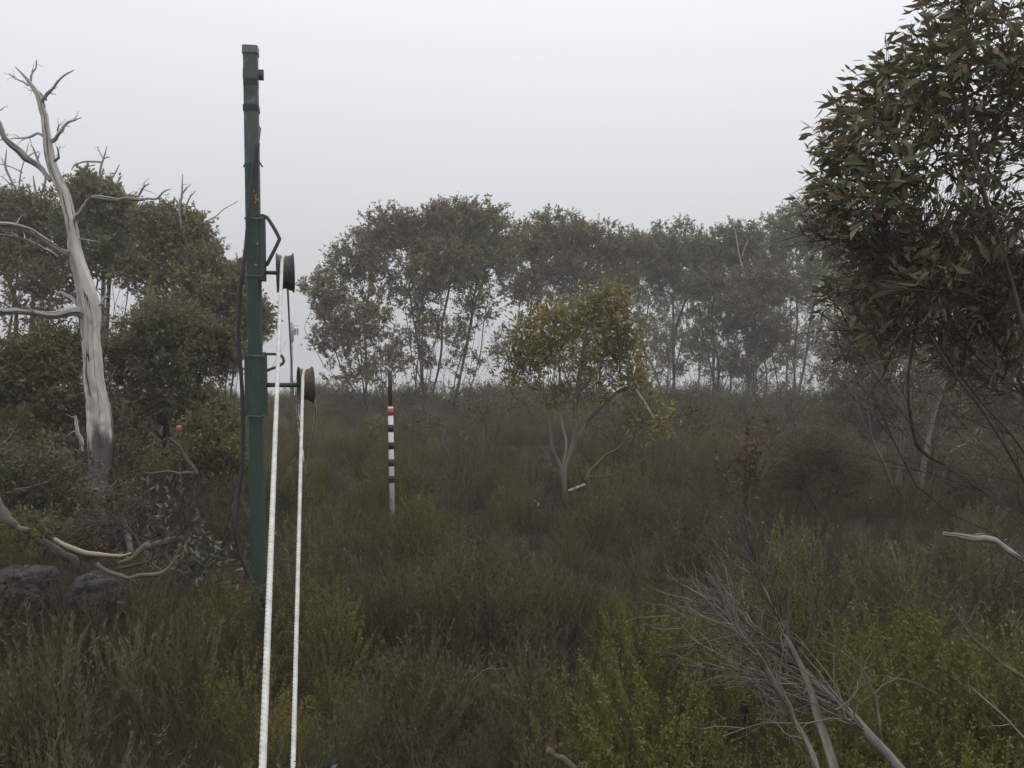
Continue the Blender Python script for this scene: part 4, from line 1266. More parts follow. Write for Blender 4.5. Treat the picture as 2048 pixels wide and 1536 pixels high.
# ------------------------------------------------------------------ rocks and fallen wood
def boulders():
    m, nd, lk = new_mat("lichened_granite")
    out = nd.new("ShaderNodeOutputMaterial"); b = nd.new("ShaderNodeBsdfPrincipled"); b.inputs["Roughness"].default_value = .9
    geo = nd.new("ShaderNodeNewGeometry")
    n1 = nd.new("ShaderNodeTexNoise"); n1.inputs["Scale"].default_value = 14; n1.inputs["Detail"].default_value = 12; n1.inputs["Roughness"].default_value = .85
    n2 = nd.new("ShaderNodeTexVoronoi"); n2.inputs["Scale"].default_value = 28
    lk.new(geo.outputs["Position"], n1.inputs["Vector"]); lk.new(geo.outputs["Position"], n2.inputs["Vector"])
    r1 = ramp(nd, [(.38, (.018, .016, .014)), (.48, (.042, .037, .033)), (.56, (.085, .077, .068)), (.66, (.05, .052, .034))])
    lk.new(n1.outputs["Fac"], r1.inputs["Fac"]); lk.new(r1.outputs["Color"], b.inputs["Base Color"])
    ad = nd.new("ShaderNodeMath"); ad.operation = 'MULTIPLY_ADD'; ad.inputs[1].default_value = .4
    lk.new(n2.outputs["Distance"], ad.inputs[0]); lk.new(n1.outputs["Fac"], ad.inputs[2])
    bp = nd.new("ShaderNodeBump"); bp.inputs["Strength"].default_value = .8; bp.inputs["Distance"].default_value = .03
    lk.new(ad.outputs[0], bp.inputs["Height"]); lk.new(bp.outputs[0], b.inputs["Normal"]); lk.new(b.outputs[0], out.inputs["Surface"])
    for k, (px, py, d, rx, ry, lab) in enumerate([(195, 1180, 6.7, 58, 54, "rough grey granite boulder below the fallen curved branches"),
                                                  (45, 1160, 6.9, 74, 48, "mossy grey boulder at the photo's left edge, left of the other boulder")]):
        bm = bpy.data.meshes.new("boulder")
        import bmesh
        bb = bmesh.new(); bmesh.ops.create_icosphere(bb, subdivisions=6, radius=1.0)
        c = P(px, py + 20, d); sx, sz = rx / FPX * d, ry / FPX * d
        for v in bb.verts:
            p = v.co.copy()
            n = mnoise.fractal(p * 1.6 + Vector((k * 7.1, 2, 3)), 1.0, 2.0, 5) * .20 + (mnoise.cell(p * 1.9 + Vector((k, 0, 0))) - .5) * .10 + mnoise.fractal(p * 9 + Vector((k, 5, 3)), .7, 2.0, 5) * .05 - .10 * max(0, .12 - abs(mnoise.noise(p * 1.5 + Vector((k * 3, 1, 0))))) / .12
            f = 1 + n
            p2 = Vector((p.x * f, p.y * f, p.z * f))
            q = max(abs(p2.x), abs(p2.y), abs(p2.z))
            p2 = p2 * (.75 + .25 / max(q, .3))
            v.co = Vector((p2.x * sx, p2.y * sx * .8, p2.z * sz))
        bb.to_mesh(bm); bb.free()
        for pl in bm.polygons:
            pl.use_smooth = True
        bm.materials.append(m)
        o = bpy.data.objects.new("boulder", bm); o.location = c; COL.objects.link(o)
        tag(o, lab, "rock", "granite boulders")


boulders()


def limb(name, label, cat, pts, d, mat, ns=9, groove=.08, seed=0, group=None, dens=7, twigs=0, tl=.35, tmat=None, trange=(.3, 1.0), bias=(0, 0, 0), tr=.004, forks=2, tspread=.55):
    """One fallen or leaning limb traced along pts (px, py, r_px[, depth]); optional fan of side twigs, each twig a forked tube."""
    arr = np.array([list(P(q[0], q[1], q[3] if len(q) > 3 else d)) + [q[2] / FPX * (q[3] if len(q) > 3 else d)] for q in pts])
    n = max(8, len(pts) * dens)
    sp = spline(arr, n)
    rg = np.random.default_rng(seed)
    w = np.cumsum(rg.normal(size=(n, 3)), 0); w -= np.linspace(0, 1, n)[:, None] * w[-1]
    w = np.stack([np.convolve(np.pad(w[:, c], 4, mode='edge'), np.hanning(11)[1:-1] / np.hanning(11).sum(), 'valid') for c in range(3)], -1)
    sp[:, :3] += w * np.minimum(sp[:, 3:4], .03) * .22
    sp[:, 3] *= 1 + .09 * np.convolve(rg.normal(size=n + 8), np.hanning(11)[1:-1] / 2.2, 'valid')
    a = Acc(); tube(a, sp[:, :3], np.maximum(sp[:, 3], .0012), ns, rg.uniform(.35, .65), groove, seed=seed)
    if not twigs:
        return tag(a.build(name, mat), label, cat, group)
    r = root(name, arr[0, :3], label, cat, group)
    a.build("stem", mat, r)
    b = Acc()
    tg = unit(np.gradient(sp[:, :3], axis=0))
    for k in range(twigs):
        s = rg.uniform(*trange); i = min(int(s * (n - 1)), n - 2)
        d0 = unit(tg[i] + rg.normal(size=3) * tspread + np.array(bias))
        ln = tl * rg.uniform(.45, 1.25) * (1.15 - .5 * s)
        p = sp[i, :3].copy(); pts_ = [p.copy()]
        dd = d0
        for j in range(6):
            dd = unit(dd + rg.normal(size=3) * .17); p = p + dd * ln / 6; pts_.append(p.copy())
        r0 = min(tr * rg.uniform(.7, 1.5), sp[i, 3] * .8)
        tube(b, pts_, np.linspace(r0, r0 * .3, 7), 5, rg.random(), cap=False)
        for f in range(forks):
            j = rg.integers(2, 6)
            q = pts_[j].copy(); d2 = unit(dd + rg.normal(size=3) * .55); ps = [q.copy()]
            for _ in range(4):
                d2 = unit(d2 + rg.normal(size=3) * .2); q = q + d2 * ln * .12; ps.append(q.copy())
            tube(b, ps, np.linspace(r0 * .6, r0 * .2, 5), 4, rg.random(), cap=False)
    b.build("twigs", tmat or mat, r, kind="stuff")
    return r


def fallen_wood():
    G = "fallen limbs by the boulders"
    limb("fallen_branch", "pale thin fallen branch curving just above the boulder", "branch", [(108, 1078, 4), (128, 1092, 5), (150, 1103, 5), (172, 1111, 5.5), (205, 1112, 4), (240, 1113, 3), (262, 1106, 1.5)], 6.9, CREAMBARK, seed=1, group=G)
    limb("fallen_branch", "ochre barked fallen branch arching low in front of the boulder's right side", "branch", [(193, 1127, 3.5), (212, 1142, 4.2), (232, 1151, 4), (262, 1163, 3.6), (290, 1158, 4.5), (318, 1153, 4), (340, 1135, 3), (354, 1110, 2), (362, 1085, 1.2)], 6.5, OCHRE, seed=2, group=G, twigs=12, tl=.3, tmat=TWIG, bias=(.2, 0, .3), tr=.003)
    limb("fallen_log", "thick ochre and cream fallen limb slanting up toward the tow pole", "log", [(238, 1125, 3), (262, 1115, 5), (290, 1100, 6.5), (315, 1092, 6.5), (345, 1083, 6.5), (366, 1077, 5)], 7.1, OCHRE, seed=3, group=G, ns=12)
    limb("fallen_log", "bent grey stump limb by the photo's left edge above the mossy boulder", "log", [(-15, 985, 8), (5, 1020, 9), (18, 1042, 8), (36, 1054, 7), (56, 1060, 5)], 7.0, OCHRE, seed=4, group=G, ns=12)
    limb("fallen_log", "dark rotten limb wedged between the two boulders", "log", [(85, 1082, 6), (108, 1096, 8), (130, 1108, 9), (148, 1130, 8), (152, 1160, 6)], 6.75, bark_mat("rotten_wood", [(.035, .028, .022), (.07, .058, .045), (.13, .12, .08)], across=14, along=2, bump=.6), seed=5, group=G, ns=12)
    limb("bare_branch", "yellowish bare stem leaning beside the pink capped wire stake", "branch", [(393, 948, 4), (380, 930, 4), (366, 912, 3.5), (357, 893, 2.6), (338, 876, 1.4)], 8.9, BROWNSTEM, seed=6)
    limb("bare_branch", "pale horizontal twig behind the pink capped wire stake", "branch", [(386, 946, 3.5), (365, 944, 3), (352, 943, 2), (330, 942, 2), (305, 946, 2), (285, 944, 1)], 9.1, GREYTWIG, seed=7)
    limb("twiggy_branch", "curved bare tan branch low in the brown tangle left of the dead trunk", "branch", [(30, 978, 2.4), (60, 975, 2.2), (90, 965, 2), (115, 950, 1.2)], 8.2, BROWNSTEM, seed=8, twigs=10, tl=.3, tr=.003)
    limb("twiggy_branch", "upright forked tan branch in the brown tangle at the photo's left edge", "branch", [(-10, 905, 3), (10, 885, 2.6), (25, 872, 2), (34, 845, 1)], 8.4, BROWNSTEM, seed=9, twigs=10, tl=.4, tr=.0035)
    limb("twiggy_branch", "dead brown brushy branch draped over the fallen limbs near the tow pole", "branch", [(330, 1150, 3), (300, 1120, 2.8), (260, 1060, 2.4), (215, 1040, 1.6), (170, 1050, 1)], 7.4, TWIG, seed=10, twigs=95, tl=.55, tr=.0028, tspread=.8)
    limb("twiggy_branch", "dead grey brush right of the boulder, sweeping toward the tow pole's foot", "branch", [(230, 1140, 3), (270, 1130, 2.6), (320, 1110, 2.2), (370, 1050, 1.4), (385, 1010, 1)], 7.0, TWIG, seed=11, twigs=90, tl=.5, tr=.0026, tspread=.8, bias=(0, 0, .2))
    limb("fallen_log", "silvery white fallen log bending down at the photo's right edge", "log", [(1888, 1068, 4), (1915, 1072, 6), (1950, 1076, 7), (1985, 1082, 8), (2008, 1090, 8), (2024, 1106, 7), (2048, 1120, 6), (2090, 1140, 6)], 6.2, DEADLIMB, seed=12, ns=12, groove=.14)
    limb("fallen_branch", "short white broken stick at the golden young gum's foot", "branch", [(1135, 982, 3), (1150, 977, 3.4), (1170, 969, 3)], 12.6, DEADLIMB, seed=13)
    limb("bare_branch", "bare tan branch slanting up right of the golden young gum", "branch", [(1172, 962, 3.2), (1182, 945, 3.2), (1205, 920, 2.8), (1228, 903, 2.6), (1245, 888, 2), (1258, 872, .9)], 12.8, BROWNSTEM, seed=14, twigs=6, tl=.35, tr=.004, tspread=.3)
    limb("bare_branch", "thin bare twig running right, below the slanting tan branch", "branch", [(1180, 955, 2.2), (1200, 954, 2), (1222, 951, 1.8), (1250, 938, 1.4), (1290, 917, .9)], 12.7, BROWNSTEM, seed=15)
    limb("fallen_branch", "thick brown stick poking out at the photo's lower edge", "branch", [(1095, 1500, 6), (1112, 1508, 6.5), (1130, 1518, 6), (1150, 1536, 5)], 4.0, BROWNSTEM, seed=16)
    limb("bent_grass", "thin pale bent grass stem in the dark heath below centre", "stem", [(925, 1420, .6), (938, 1370, .7), (955, 1350, .8), (975, 1336, .8), (1000, 1338, .8), (1022, 1335, .6)], 4.75, GREYTWIG, seed=17)


fallen_wood()


def foreground_dead_shrub():
    G = "bare dead stems in the right foreground"
    limb("dead_sapling", "grey white dead limb with a dense fan of bare twigs, lower right", "branch",
         [(1815, 1560, 12.16, 3.5), (1770, 1500, 10.64, 3.6), (1720, 1440, 9.12, 3.7), (1680, 1400, 7.60, 3.8), (1630, 1360, 6.08, 3.9), (1570, 1300, 4.56, 4.0), (1500, 1245, 3.04, 4.1), (1430, 1200, 1.14, 4.2)],
         3.7, GREYTWIG, seed=31, twigs=58, tl=.55, tr=.0042, trange=(.18, .95), bias=(-.35, .05, .15), forks=3, tspread=.42, group=G)
    limb("dead_sapling", "smooth tan dead stem with a thin dark top, left of the twig fanned limb", "branch",
         [(1672, 1560, 9.12, 3.6), (1655, 1500, 8.74, 3.65), (1634, 1440, 7.60, 3.7), (1622, 1380, 6.46, 3.75), (1606, 1330, 5.32, 3.8), (1578, 1270, 4.18, 3.85), (1545, 1200, 3.42, 3.95), (1520, 1150, 2.66, 4), (1490, 1080, 1.06, 4.1)],
         3.7, GREYTWIG, seed=32, twigs=46, tl=.42, tr=.003, trange=(.5, 1.0), bias=(-.1, .1, .35), tmat=TWIG, forks=3, tspread=.4, group=G)
    limb("dead_sapling", "dull grey dead stem, leftmost of the bare foreground stems", "branch",
         [(1640, 1560, 6.08, 3.5), (1610, 1490, 6.08, 3.55), (1575, 1430, 5.32, 3.6), (1548, 1375, 4.56, 3.65), (1520, 1320, 3.80, 3.7), (1480, 1270, 3.04, 3.8), (1430, 1220, 1.14, 3.9)],
         3.6, GREYTWIG, seed=33, twigs=38, tl=.45, tr=.0034, trange=(.2, 1.0), bias=(-.45, .05, .1), forks=3, tspread=.42, group=G)
    limb("dead_sapling", "crooked thin stem spotted with yellow lichen right of the twig fanned limb", "branch",
         [(1768, 1510, 3.04, 3.7), (1760, 1460, 3.42, 3.7), (1756, 1410, 3.04, 3.75), (1742, 1375, 2.74, 3.8), (1722, 1335, 2.28, 3.85), (1690, 1308, 1.67, 3.9), (1650, 1285, 1.22, 4), (1615, 1276, 0.61, 4)],
         3.8, LICHENTWIG, seed=34, twigs=10, tl=.2, tr=.0025, forks=1, group=G)
    for k, (pts, lab) in enumerate([([(2070, 1365, 4.56, 3.9), (2020, 1335, 4.18, 3.9), (1975, 1300, 3.80, 3.95), (1940, 1265, 3.04, 4), (1912, 1228, 2.28, 4.05), (1885, 1190, 0.91, 4.1)], "lichen hung branch entering from the photo's right edge"),
                                    ([(2060, 1300, 3.04, 3.7), (2040, 1270, 2.66, 3.7), (2028, 1240, 2.28, 3.75), (2018, 1215, 0.76, 3.8)], "short lichen covered twig tip at the photo's right edge"),
                                    ([(2070, 1500, 3.04, 3.6), (2010, 1435, 2.58, 3.65), (1970, 1400, 2.28, 3.7), (1940, 1372, 1.14, 3.75)], "thin smooth bare stem at the photo's lower right corner")]):
        r = limb("lichened_branch" if k < 2 else "dead_sapling", lab, "branch", pts, 3.9, LICHENTWIG if k < 2 else GREYTWIG, seed=40 + k, twigs=12 if k == 0 else 5, tl=.22, tr=.0025, forks=1, group=G)
        if k < 2:
            rg = np.random.default_rng(60 + k)
            arr = spline([P(q[0], q[1], q[3]) for q in pts], 40)
            ii = rg.integers(3, 36, 420); ii = np.array([i for i in ii if math.sin(i * .8) > -.2])
            a = Acc()
            pos = arr[ii] + rg.normal(size=(len(ii), 3)) * .008
            leaves(a, pos, rg.normal(size=pos.shape) + [0, 0, -.7], rg.uniform(.012, .035, len(ii)), .006, .3, rg.random(len(ii)), 0, rg)
            a.build("lichen", leaf_mat("beard_lichen", [(.09, .10, .04), (.14, .145, .055), (.19, .18, .07)], trans=.1), r, kind="stuff", smooth=False)


foreground_dead_shrub()


# ------------------------------------------------------------------ near leafy tree on the right, with single leaves
def near_tree():
    rng = np.random.default_rng(77)
    D = 4.3
    foot = P(2330, 1500, 4.9); foot[2] = float(ground(foot[0], foot[1]))
    r = root("near_snow_gum", foot, "large leaved snow gum close by, its bare stems and drooping foliage filling the right edge", "tree")

    def S(pts, n=14):
        return spline([P(*p) for p in pts], n)
    f = (2330, 1530, 4.9)
    stems = [S([f, (2180, 1180, 4.8), (2048, 960, 4.7), (1985, 850, 4.6), (1900, 735, 4.5), (1830, 620, 4.4), (1770, 500, 4.3)]),
             S([f, (2200, 1220, 4.7), (2060, 1040, 4.6), (1990, 1000, 4.6), (1890, 930, 4.5), (1800, 820, 4.4), (1730, 720, 4.4), (1690, 640, 4.35)]),
             S([f, (2220, 1200, 5.1), (2110, 950, 5.0), (2040, 760, 4.9), (1960, 640, 4.8), (1900, 500, 4.7), (1850, 360, 4.6)]),
             S([f, (2230, 1150, 4.5), (2120, 880, 4.4), (2060, 700, 4.3), (2010, 520, 4.3), (1960, 360, 4.2), (1930, 200, 4.2)]),
             S([f, (2290, 1100, 4.7), (2220, 700, 4.6), (2150, 400, 4.5), (2100, 150, 4.4)]),
             S([f, (2190, 1240, 4.4), (2048, 1115, 4.2), (1950, 1045, 4.15), (1880, 1020, 4.1), (1835, 975, 4.1), (1805, 915, 4.1), (1765, 840, 4.1), (1745, 790, 4.1)]),
             S([f, (2200, 1200, 4.6), (2048, 985, 4.5), (1960, 885, 4.5), (1880, 800, 4.45), (1780, 725, 4.4), (1705, 645, 4.35), (1655, 590, 4.3)]),
             S([f, (2180, 1150, 5.0), (2048, 905, 4.9), (1950, 790, 4.8), (1885, 700, 4.7), (1825, 610, 4.6), (1790, 540, 4.5)]),
             S([f, (2210, 1120, 5.2), (2060, 810, 5.1), (1990, 745, 5.0), (1940, 700, 4.9), (1900, 640, 4.9), (1880, 560, 4.8)]),
             S([f, (2150, 1180, 4.3), (2048, 1050, 4.25), (1960, 985, 4.2), (1880, 950, 4.2), (1800, 935, 4.2), (1760, 915, 4.2)]),
             S([f, (2100, 1150, 5.4), (1960, 1010, 5.3), (1880, 955, 5.3), (1830, 890, 5.2), (1770, 835, 5.1), (1720, 770, 5.1), (1690, 700, 5.0)]),
             S([(1890, 930, 4.5), (1840, 900, 4.5), (1822, 840, 4.5), (1816, 760, 4.5), (1832, 650, 4.5), (1840, 560, 4.5)])]
    blobs = [(1960, 90, 4.3, 110, 110, 46, .6), (1860, 170, 4.3, 100, 80, 44, .55), (1770, 240, 4.3, 75, 60, 32, .5), (1720, 330, 4.25, 60, 60, 28, .45), (1700, 430, 4.2, 60, 55, 26, .4), (1800, 370, 4.4, 90, 90, 40, .5),
             (1930, 280, 4.5, 110, 110, 44, .6), (2040, 180, 4.4, 110, 150, 46, .6), (1880, 500, 4.5, 100, 60, 22, .5), (1770, 540, 4.4, 80, 60, 16, .45), (2020, 420, 4.6, 90, 110, 26, .5), (1860, 580, 4.0, 50, 30, 10, .2),
             (2160, 300, 4.6, 120, 200, 34, .6), (1990, -60, 4.4, 150, 80, 30, .6), (1690, 600, 4.3, 40, 40, 6, .2), (1740, 700, 4.2, 60, 60, 4, .2), (1640, 440, 4.2, 40, 50, 10, .25), (1800, 640, 4.6, 90, 60, 12, .4), (2000, 620, 4.5, 60, 60, 8, .3), (1930, 560, 4.8, 110, 70, 26, .5), (2030, 560, 4.9, 60, 90, 20, .4), (1820, 520, 4.6, 80, 50, 20, .4), (1960, 690, 4.9, 110, 60, 22, .5), (1850, 660, 4.8, 90, 60, 14, .4), (2040, 760, 5.0, 70, 80, 14, .4)]
    tg = crown_targets(blobs, rng, .15)
    pos, par, sid, ends, td = grow(stems, tg, rng, .2, 1.2, 6)
    thick, thin = skeleton_meshes(pos, par, sid, .0017, .0118, .0050, seed=7, ns_big=9, ns_small=5, groove=.04)
    for k in sorted(thick):
        thick[k].build("trunk", REDTWIG, r)
    # bare side twigs
    psx = 1024 + FPX * pos[:, 0] / pos[:, 1]; psy = 768 - FPX * (pos[:, 2] - CZ) / pos[:, 1]
    cand = np.where((psy > 470) & (psy < 1060) & (psx < 2090) & (psx > 1700))[0]
    extra = rng.choice(cand, 1100)
    for i in extra:
        if 768 - FPX * (pos[i][2] - CZ) / pos[i][1] < 470:
            continue
        d0 = unit(td[i] * .8 + rng.normal(size=3) * .45 + [-.25, 0, .25]); p = pos[i].copy(); ps = [p.copy()]
        for _ in range(5):
            d0 = unit(d0 + rng.normal(size=3) * .15); p = p + d0 * rng.uniform(.04, .13); ps.append(p.copy())
        tube(thin, ps, np.linspace(.0026, .0009, 6), 4, rng.random(), cap=False)
    thin.build("branches", REDTWIG, r, kind="stuff")
    # leaf positions
    n_t, n_l = 4, 4
    E = np.repeat(pos[ends], n_t, 0); TD = np.repeat(td[ends], n_t, 0)
    d = unit(TD + rng.normal(size=E.shape) * .75 + [-.15, 0, .15])
    ln = .15 * rng.uniform(.5, 1.3, len(E))
    tw = Acc()
    for k in range(len(E)):
        tube(tw, [E[k], E[k] + d[k] * ln[k] * .5 + rng.normal(size=3) * .006, E[k] + d[k] * ln[k]], [.0022, .0018, .001], 4, rng.random(), cap=False)
    fr = np.linspace(.3, 1.02, n_l)
    LP = (E[:, None] + d[:, None] * (ln[:, None] * fr[None])[..., None]).reshape(-1, 3)
    LD = unit(np.repeat(d, n_l, 0) * .7 + rng.normal(size=LP.shape) * .42 + [-.40, 0, -.50])
    m = len(LP)
    keep = (rng.random(m) < .92) & (rng.random(m) < (1024 + FPX * LP[:, 0] / LP[:, 1] - 1580) / 110)
    LP, LD = LP[keep], LD[keep]; m = len(LP)
    # petiole
    pet = Acc()
    st = LP.copy(); LP = LP + LD * .018
    for k in range(m):
        if k % 3 == 0:
            tube(pet, [st[k], LP[k] + LD[k] * .002], [.0016, .0013], 3, rng.random(), cap=False)
    tw.build("shoots", REDTWIG, r, kind="stuff"); pet.build("leaf_stalks", YELLOWTWIG, r, kind="stuff")
    Ls = rng.uniform(.045, .098, m); Ws = Ls * rng.uniform(.23, .33, m)
    sx = 1024 + FPX * LP[:, 0] / LP[:, 1]; sy = 768 - FPX * (LP[:, 2] - CZ) / LP[:, 1]
    vis = (sx > 1560) & (sx < 2040) & (sy > 5) & (sy < 1500)
    order = np.argsort(np.where(vis, LP[:, 1] / Ls, 1e9))
    single = order[:300]
    rest = np.ones(m, bool); rest[single] = False
    a = Acc()
    leaves(a, LP[rest], LD[rest], Ls[rest], Ws[rest], rng.normal(.22, .2, rest.sum()), rng.random(rest.sum()), 2, rng)
    a.build("foliage", L_NEAR, r, smooth=True, kind="stuff")
    # single leaves: eight shared shapes
    protos = []
    for k in range(8):
        a = Acc(); leaves(a, np.zeros((1, 3)), np.array([[1.0, 0, 0]]), 1.0, .24 + .10 * rng.random(), rng.uniform(.0, .45), rng.random(), 3, rng)
        protos.append(a.mesh("leaf", L_NEAR, True))
    for c, i in enumerate(single):
        o = bpy.data.objects.new("leaf", protos[c % 8]); COL.objects.link(o)
        q = Vector(LD[i]).to_track_quat('X', 'Z')
        o.rotation_euler = (q.to_matrix() @ Matrix.Rotation(rng.uniform(0, 6.28), 3, 'X')).to_euler()
        o.scale = (Ls[i],) * 3
        o.parent = r
        o.location = Vector(LP[i]) - r.location


near_tree()


def leafy_plant(name, label, cat, px, py, d, seed, mat, n_stem, n_leaf, h, L, W, spread=.5, stem_mat=TWIG, parts=True, group=None, top=None):
    """Low plant of a few stems with leaves big enough to pick apart: every leaf a part."""
    rng = np.random.default_rng(seed)
    b = P(px, py, d); b[2] = float(ground(b[0], d)) if top is None else b[2]
    r = root(name, b, label, cat, group)
    protos = []
    for k in range(5):
        a = Acc(); leaves(a, np.zeros((1, 3)), np.array([[1.0, 0, 0]]), 1.0, W / L * rng.uniform(.85, 1.2), rng.uniform(-.1, .25), rng.random(), 3, rng)
        protos.append(a.mesh("leaf", mat, True))
    c = 0
    for s in range(n_stem):
        dv = unit(np.array([rng.normal() * spread, rng.normal() * spread, 1.0]))
        hh = h * rng.uniform(.6, 1.1)
        pts = spline([b + rng.normal(size=3) * [.03, .03, 0], b + dv * hh * .5 + rng.normal(size=3) * .02, b + dv * hh], 8)
        a = Acc(); tube(a, pts, np.linspace(.004, .0018, 8), 5); a.build("stem", stem_mat, r)
        for k in range(n_leaf):
            f = rng.uniform(.35, 1.02)
            i = min(int(f * 7), 6)
            p = pts[i] + (pts[i + 1] - pts[i]) * (f * 7 - i)
            ld = unit(dv * .5 + rng.normal(size=3) * .75)
            o = bpy.data.objects.new("leaf", protos[c % 5]); c += 1
            COL.objects.link(o); o.parent = r
            o.location = Vector(p) - r.location
            q = Vector(ld).to_track_quat('X', 'Z')
            o.rotation_euler = (q.to_matrix() @ Matrix.Rotation(rng.uniform(-.9, .9), 3, 'X')).to_euler()
            o.scale = (L * rng.uniform(.7, 1.2),) * 3
    return r


def small_plants():
    G = "blue grey leaved plants by the ropes"
    leafy_plant("grey_leaf_plant", "blue grey leaved plant right of the lower rope, low in the photo", "plant", 645, 1500, 4.75, 1, L_BLUE, 8, 13, .50, .055, .024, .34, group=G)
    leafy_plant("grey_leaf_plant", "blue grey leaved plant left of the ropes near the bare patch", "plant", 480, 1500, 4.8, 2, L_BLUE, 6, 11, .42, .055, .022, .36, group=G)
    leafy_plant("grey_leaf_plant", "small blue grey leaved plant between the two ropes at the photo's foot", "plant", 552, 1536, 4.45, 3, L_BLUE, 4, 9, .30, .05, .022, .4, group=G)
    # broad leaved gum regrowth left of the pole
    leafy_plant("gum_regrowth", "grey green gum regrowth just left of the black cable", "plant", 440, 1110, 8.0, 4, L_GREY, 9, 15, .72, .075, .026, .55)
    leafy_plant("gum_regrowth", "broad grey green gum regrowth mound above the fallen limbs", "plant", 345, 1110, 8.1, 5, L_GREY, 15, 22, .80, .085, .031, .62)
    leafy_plant("gum_regrowth", "grey green gum regrowth below the tall dark shrub, left of the pink cap", "plant", 300, 1000, 9.3, 6, L_GREY, 13, 18, .80, .085, .030, .45)
    leafy_plant("gum_regrowth", "gum regrowth with a few yellow leaves over the curved pale branch", "plant", 120, 1100, 7.4, 8, L_GREY, 7, 11, .42, .07, .025, .6)
    leafy_plant("rusty_sapling", "rusty orange tipped gum sapling right of the golden young gum", "plant", 1485, 1005, 12.0, 9, L_RUST, 16, 17, 1.45, .10, .032, .20, stem_mat=REDTWIG)
    leafy_plant("rusty_sapling", "small rusty sapling between the larger one and the rounded green shrub", "plant", 1585, 1000, 11.6, 10, L_RUST, 6, 9, .8, .07, .02, .2, stem_mat=REDTWIG)
    leafy_plant("gum_seedling", "pale green gum seedling alone in the heath left of the golden young gum", "plant", 1065, 1000, 12.0, 11, L_GREY, 3, 4, .55, .085, .035, .35)


small_plants()


# ------------------------------------------------------------------ heath (uncountable ground cover)
PROTO = {}


def sprig_mesh(name, mat, rng, n_stem, h, base_r, tilt, L, W, per, side=3, curve=.25, stem_r=.0016, leaf_ang=.5, start=.2, detail=0, flowers=0, lean=(0, 0)):
    a = Acc()
    fl = Acc()
    for s in range(n_stem):
        az = rng.uniform(0, 6.283); br = base_r * math.sqrt(rng.random())
        b = np.array([br * math.cos(az), br * math.sin(az), -.04])
        tl = abs(rng.normal(0, tilt)) + .05
        az2 = az + rng.normal(0, .7)
        hd = np.array([math.cos(az2) * math.sin(tl) + lean[0], math.sin(az2) * math.sin(tl) + lean[1], math.cos(tl)])
        hd = unit(hd)
        ln = h * rng.uniform(.5, 1.1)
        paths = [(b, hd, ln)]
        for q in range(side):
            f = rng.uniform(.3, .8)
            paths.append((b + hd * ln * f, unit(hd + rng.normal(size=3) * .35 + [0, 0, .15]), ln * rng.uniform(.2, .45)))
        st = rng.normal(.5, .32)
        for pi, (p0, d0, l0) in enumerate(paths):
            bendv = np.array([rng.normal() * curve, rng.normal() * curve, curve * .6])
            t = np.linspace(0, 1, 5)[:, None]
            pts = p0 + d0 * l0 * t + bendv * l0 * t * t * .5
            r0 = stem_r * (1 if pi == 0 else .6)
            tube(a, pts, np.linspace(r0, r0 * .4, 5), 3, np.clip(st + rng.normal(0, .1), 0, 1), cap=False)
            k = max(2, int(per * (l0 / h)))
            f = rng.uniform(start if pi == 0 else .0, 1.03, k)
            pos = p0 + d0 * l0 * f[:, None] + bendv * l0 * (f * f)[:, None] * .5
            tang = unit(d0 + bendv * f[:, None])
            ld = tang + rng.normal(size=(k, 3)) * leaf_ang
            leaves(a, pos, ld, L * rng.uniform(.6, 1.25, k), W, .1, np.clip(st + rng.normal(0, .15, k), 0, 1), detail, rng)
        if flowers and rng.random() < flowers:
            p = b + hd * ln
            leaves(fl, np.repeat(p[None], 5, 0), rng.normal(size=(5, 3)) + [0, 0, .3], .011, .008, 0, rng.random(5), 0, rng)
    me = a.mesh(name, mat, False)
    if fl.n:      # flowers share the plant's mesh, second material
        b2 = Acc()
        b2.add(np.concatenate(a.v + fl.v), np.concatenate(a.q + [q + a.n for q in fl.q]), np.concatenate([t for t in a.t] + [t + a.n for t in fl.t]) if (a.t or fl.t) else None, np.concatenate(a.r + fl.r))
        na = len(me.polygons)
        me = b2.mesh(name, [mat, FLOWER], False)
        idx = np.zeros(len(me.polygons), int)
        vcount = a.n
        lv = np.zeros(len(me.loops), int); me.loops.foreach_get("vertex_index", lv)
        ls = np.zeros(len(me.polygons), int); me.polygons.foreach_get("loop_start", ls)
        idx[lv[ls] >= vcount] = 1
        me.polygons.foreach_set("material_index", idx)
    return me


